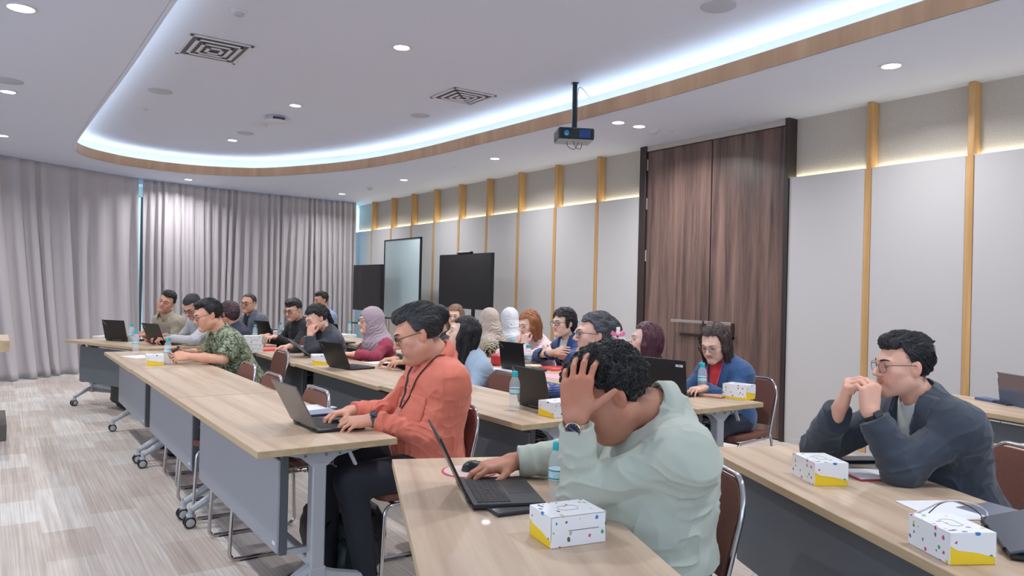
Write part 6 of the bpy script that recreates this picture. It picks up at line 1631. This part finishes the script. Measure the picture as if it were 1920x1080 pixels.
# 13 partly hidden behind the salmon shirt man
I = person(13, 'person in a black jacket mostly hidden behind the head of the man in salmon', (3.12, 5.42), G(80), V(3.0, 5.40, 1.115), hyaw=G(-40), hpitch=G(6), sex='m', skin=(206, 156, 130), h=.005, hair=('short', (26, 26, 30)), hairopt=dict(vol=1.2), jacket=(26, 30, 34), inner=(40, 44, 48), trousers=(30, 34, 46),
    L=dict(w=V(2.72, 5.34, .79), d=(-1, .1, 0)), R=dict(w=V(2.72, 5.56, .79), d=(-1, -.1, 0)))
# 14 maroon top and grey hijab
I = person(14, 'woman in a dusty mauve hijab and maroon top with arms resting on the table', (3.02, 6.36), G(92), V(2.85, 6.35, 1.065), hyaw=G(-6), hpitch=G(2), sex='f', skin=(230, 186, 160), h=.0045, hijab=(166, 148, 158), glasses=(150, 150, 160), gstyle='thin', shirt=(156, 50, 76), collar=False, lid=.7, foldamp=.009,
    L=dict(w=V(2.67, 6.28, .775), e=V(2.80, 6.12, .76), d=(-.6, .8, 0), b=(0, 0, 1)), R=dict(w=V(2.58, 6.42, .78), d=(-.8, -.5, 0), b=(0, 0, 1)))
# 15 ponytail
I = person(15, 'young woman with black ponytail and dark jacket, hand at her cheek, looking down', (2.78, 7.02), G(92), V(2.56, 6.95, 1.065), hyaw=G(4), hpitch=G(26), sex='f', skin=(234, 186, 164), h=.0045, headsc=1.04,
    hair=('pony', (26, 26, 32)), hairopt=dict(vol=1.0), jacket=(52, 58, 68), inner=(20, 20, 24), trousers=(30, 34, 46), lid=.2,
    L=dict(w=V(2.47, 6.87, .905), e=V(2.46, 6.83, .765), d=(.2, .15, 1), b=(-.7, -.7, 0), curl='hold'), R=dict(w=V(2.36, 7.12, .79), d=(-1, .1, -.1), b=(0, 0, 1)))
# 16 man at the curtain
I = person(16, 'man in a pale blue shirt at the curtain behind the ponytailed woman', (4.05, 10.5), G(100), V(3.90, 10.42, 1.17), hyaw=G(2), hpitch=G(8), skin=(206, 156, 130), h=.0065, hair=('short', (30, 28, 30)), shirt=(146, 164, 196), lid=.6)
# 17 black zip sweater
I = person(17, 'man in a black zip sweater with round glasses looking down at the far table', (3.06, 8.62), G(104), V(2.87, 8.55, 1.09), hyaw=G(18), hpitch=G(16), skin=(222, 172, 148), h=.0055, headsc=1.05, hair=('short', (28, 28, 32)), hairopt=dict(front=-.016), glasses=(40, 36, 38), gstyle='round', shirt=(18, 20, 26), collar=False, fat=.3, lid=.4,
    L=dict(w=V(2.62, 8.42, .79), d=(-.8, -.5, 0)), R=dict(w=V(2.62, 8.66, .79), d=(-1, -.1, 0)))
# 18 grey hooded jacket
I = person(18, 'balding man in a grey hooded jacket and navy shirt with dark glasses', (2.90, 9.82), G(108), V(2.70, 9.78, 1.125), hyaw=G(24), hpitch=G(2), skin=(216, 164, 138), h=.006, headsc=1.05, hair=('crop', (52, 50, 52)), hairopt=dict(front=.026), glasses=(30, 34, 46), jacket=(96, 104, 116), inner=(24, 32, 48), fat=.4, lid=.8)
# 19 short maroon hair seen from behind
I = person(19, 'person with short dark plum hair facing away, just beyond the batik shirt man', (2.52, 9.12), G(80), V(2.30, 9.15, 1.02), hyaw=G(-50), hpitch=G(10), sex='f', skin=(214, 160, 136), h=.0055, headsc=1.1, hair=('pixie', (72, 50, 58)), hairopt=dict(vol=1.7), shirt=(40, 46, 66), collar=False)
# 20 batik shirt man
I = person(20, 'man in a green and black batik shirt holding a phone on the table', (1.80, 6.52), G(93), V(1.455, 6.43, 1.115), hyaw=G(0), hpitch=G(18), skin=(222, 168, 142), h=.0042, fat=.5, headsc=1.06, hair=('short', (26, 26, 30)), hairopt=dict(vol=.9), glasses=(80, 66, 66), gstyle='thin', shirt=(96, 112, 84), sleeve='short', collar=True, lid=.3,
    shirtmat=pattern_mat('batik_green', None, [(22, 30, 30), (34, 44, 40), (136, 146, 116), (100, 112, 84), (154, 162, 136)], 'batik'), slouch=.05,
    L=dict(w=V(1.30, 6.37, .785), e=V(1.53, 6.22, .765), d=(-1, .15, .05), b=(-.2, -.8, .6), curl='hold'), R=dict(w=V(1.29, 6.55, .80), e=V(1.52, 6.72, .765), d=(-1, -.15, .1), b=(-.1, .9, .5), curl='hold'))
ph = empty('mobile_phone', (1.20, 6.46, .80), G(90), 'dark phone held in both hands by the batik shirt man', 'phone')
MB().box((-.036, -.004, .0), (.036, .004, .075), M_BLACK, bev=.003, M=Matrix.Rotation(G(35), 4, 'X')).build('body', parent=ph); MB().box((-.033, -.0046, .003), (.033, -.0041, .072), mat('phone_screen', (120, 130, 190), .2, emis=.4), M=Matrix.Rotation(G(35), 4, 'X')).build('screen', parent=ph)
# 21 light grey shirt
I = person(21, 'man in a light grey shirt with head bowed over his phone', (1.98, 8.62), G(108), V(1.76, 8.50, 1.125), hyaw=G(24), hpitch=G(38), skin=(212, 158, 140), h=.0055, headsc=1.06, hair=('crop', (42, 40, 42)), glasses=(40, 36, 40), shirt=(182, 182, 186), lid=.2, slouch=.06,
    L=dict(w=V(1.52, 8.42, .79), e=V(1.72, 8.24, .775), d=(-1, .1, 0), b=(0, 0, 1), curl='hold'), R=dict(w=V(1.50, 8.60, .80), d=(-1, -.15, 0), b=(0, 0, 1), curl='hold'))
ph = empty('mobile_phone', (1.42, 8.47, .735), G(100), 'black phone in the hands of the man in light grey', 'phone')
MB().box((-.036, -.075, 0), (.036, .075, .009), M_BLACK, bev=.003).build('body', parent=ph)
# 22 khaki shirt
I = person(22, 'man in a khaki shirt with his head tilted, farthest left in the room', (1.80, 9.22), G(116), V(1.60, 9.06, 1.15), hyaw=G(34), hpitch=G(2), hroll=G(-22), skin=(208, 156, 132), h=.005, headsc=1.05, hair=('quiff', (26, 24, 26)), hairopt=dict(vol=1.1), shirt=(170, 160, 140), lid=.6,
    L=dict(w=V(1.45, 8.98, .80), d=(-1, .1, 0)), R=dict(w=V(1.40, 9.32, .79), d=(-1, -.1, 0)))
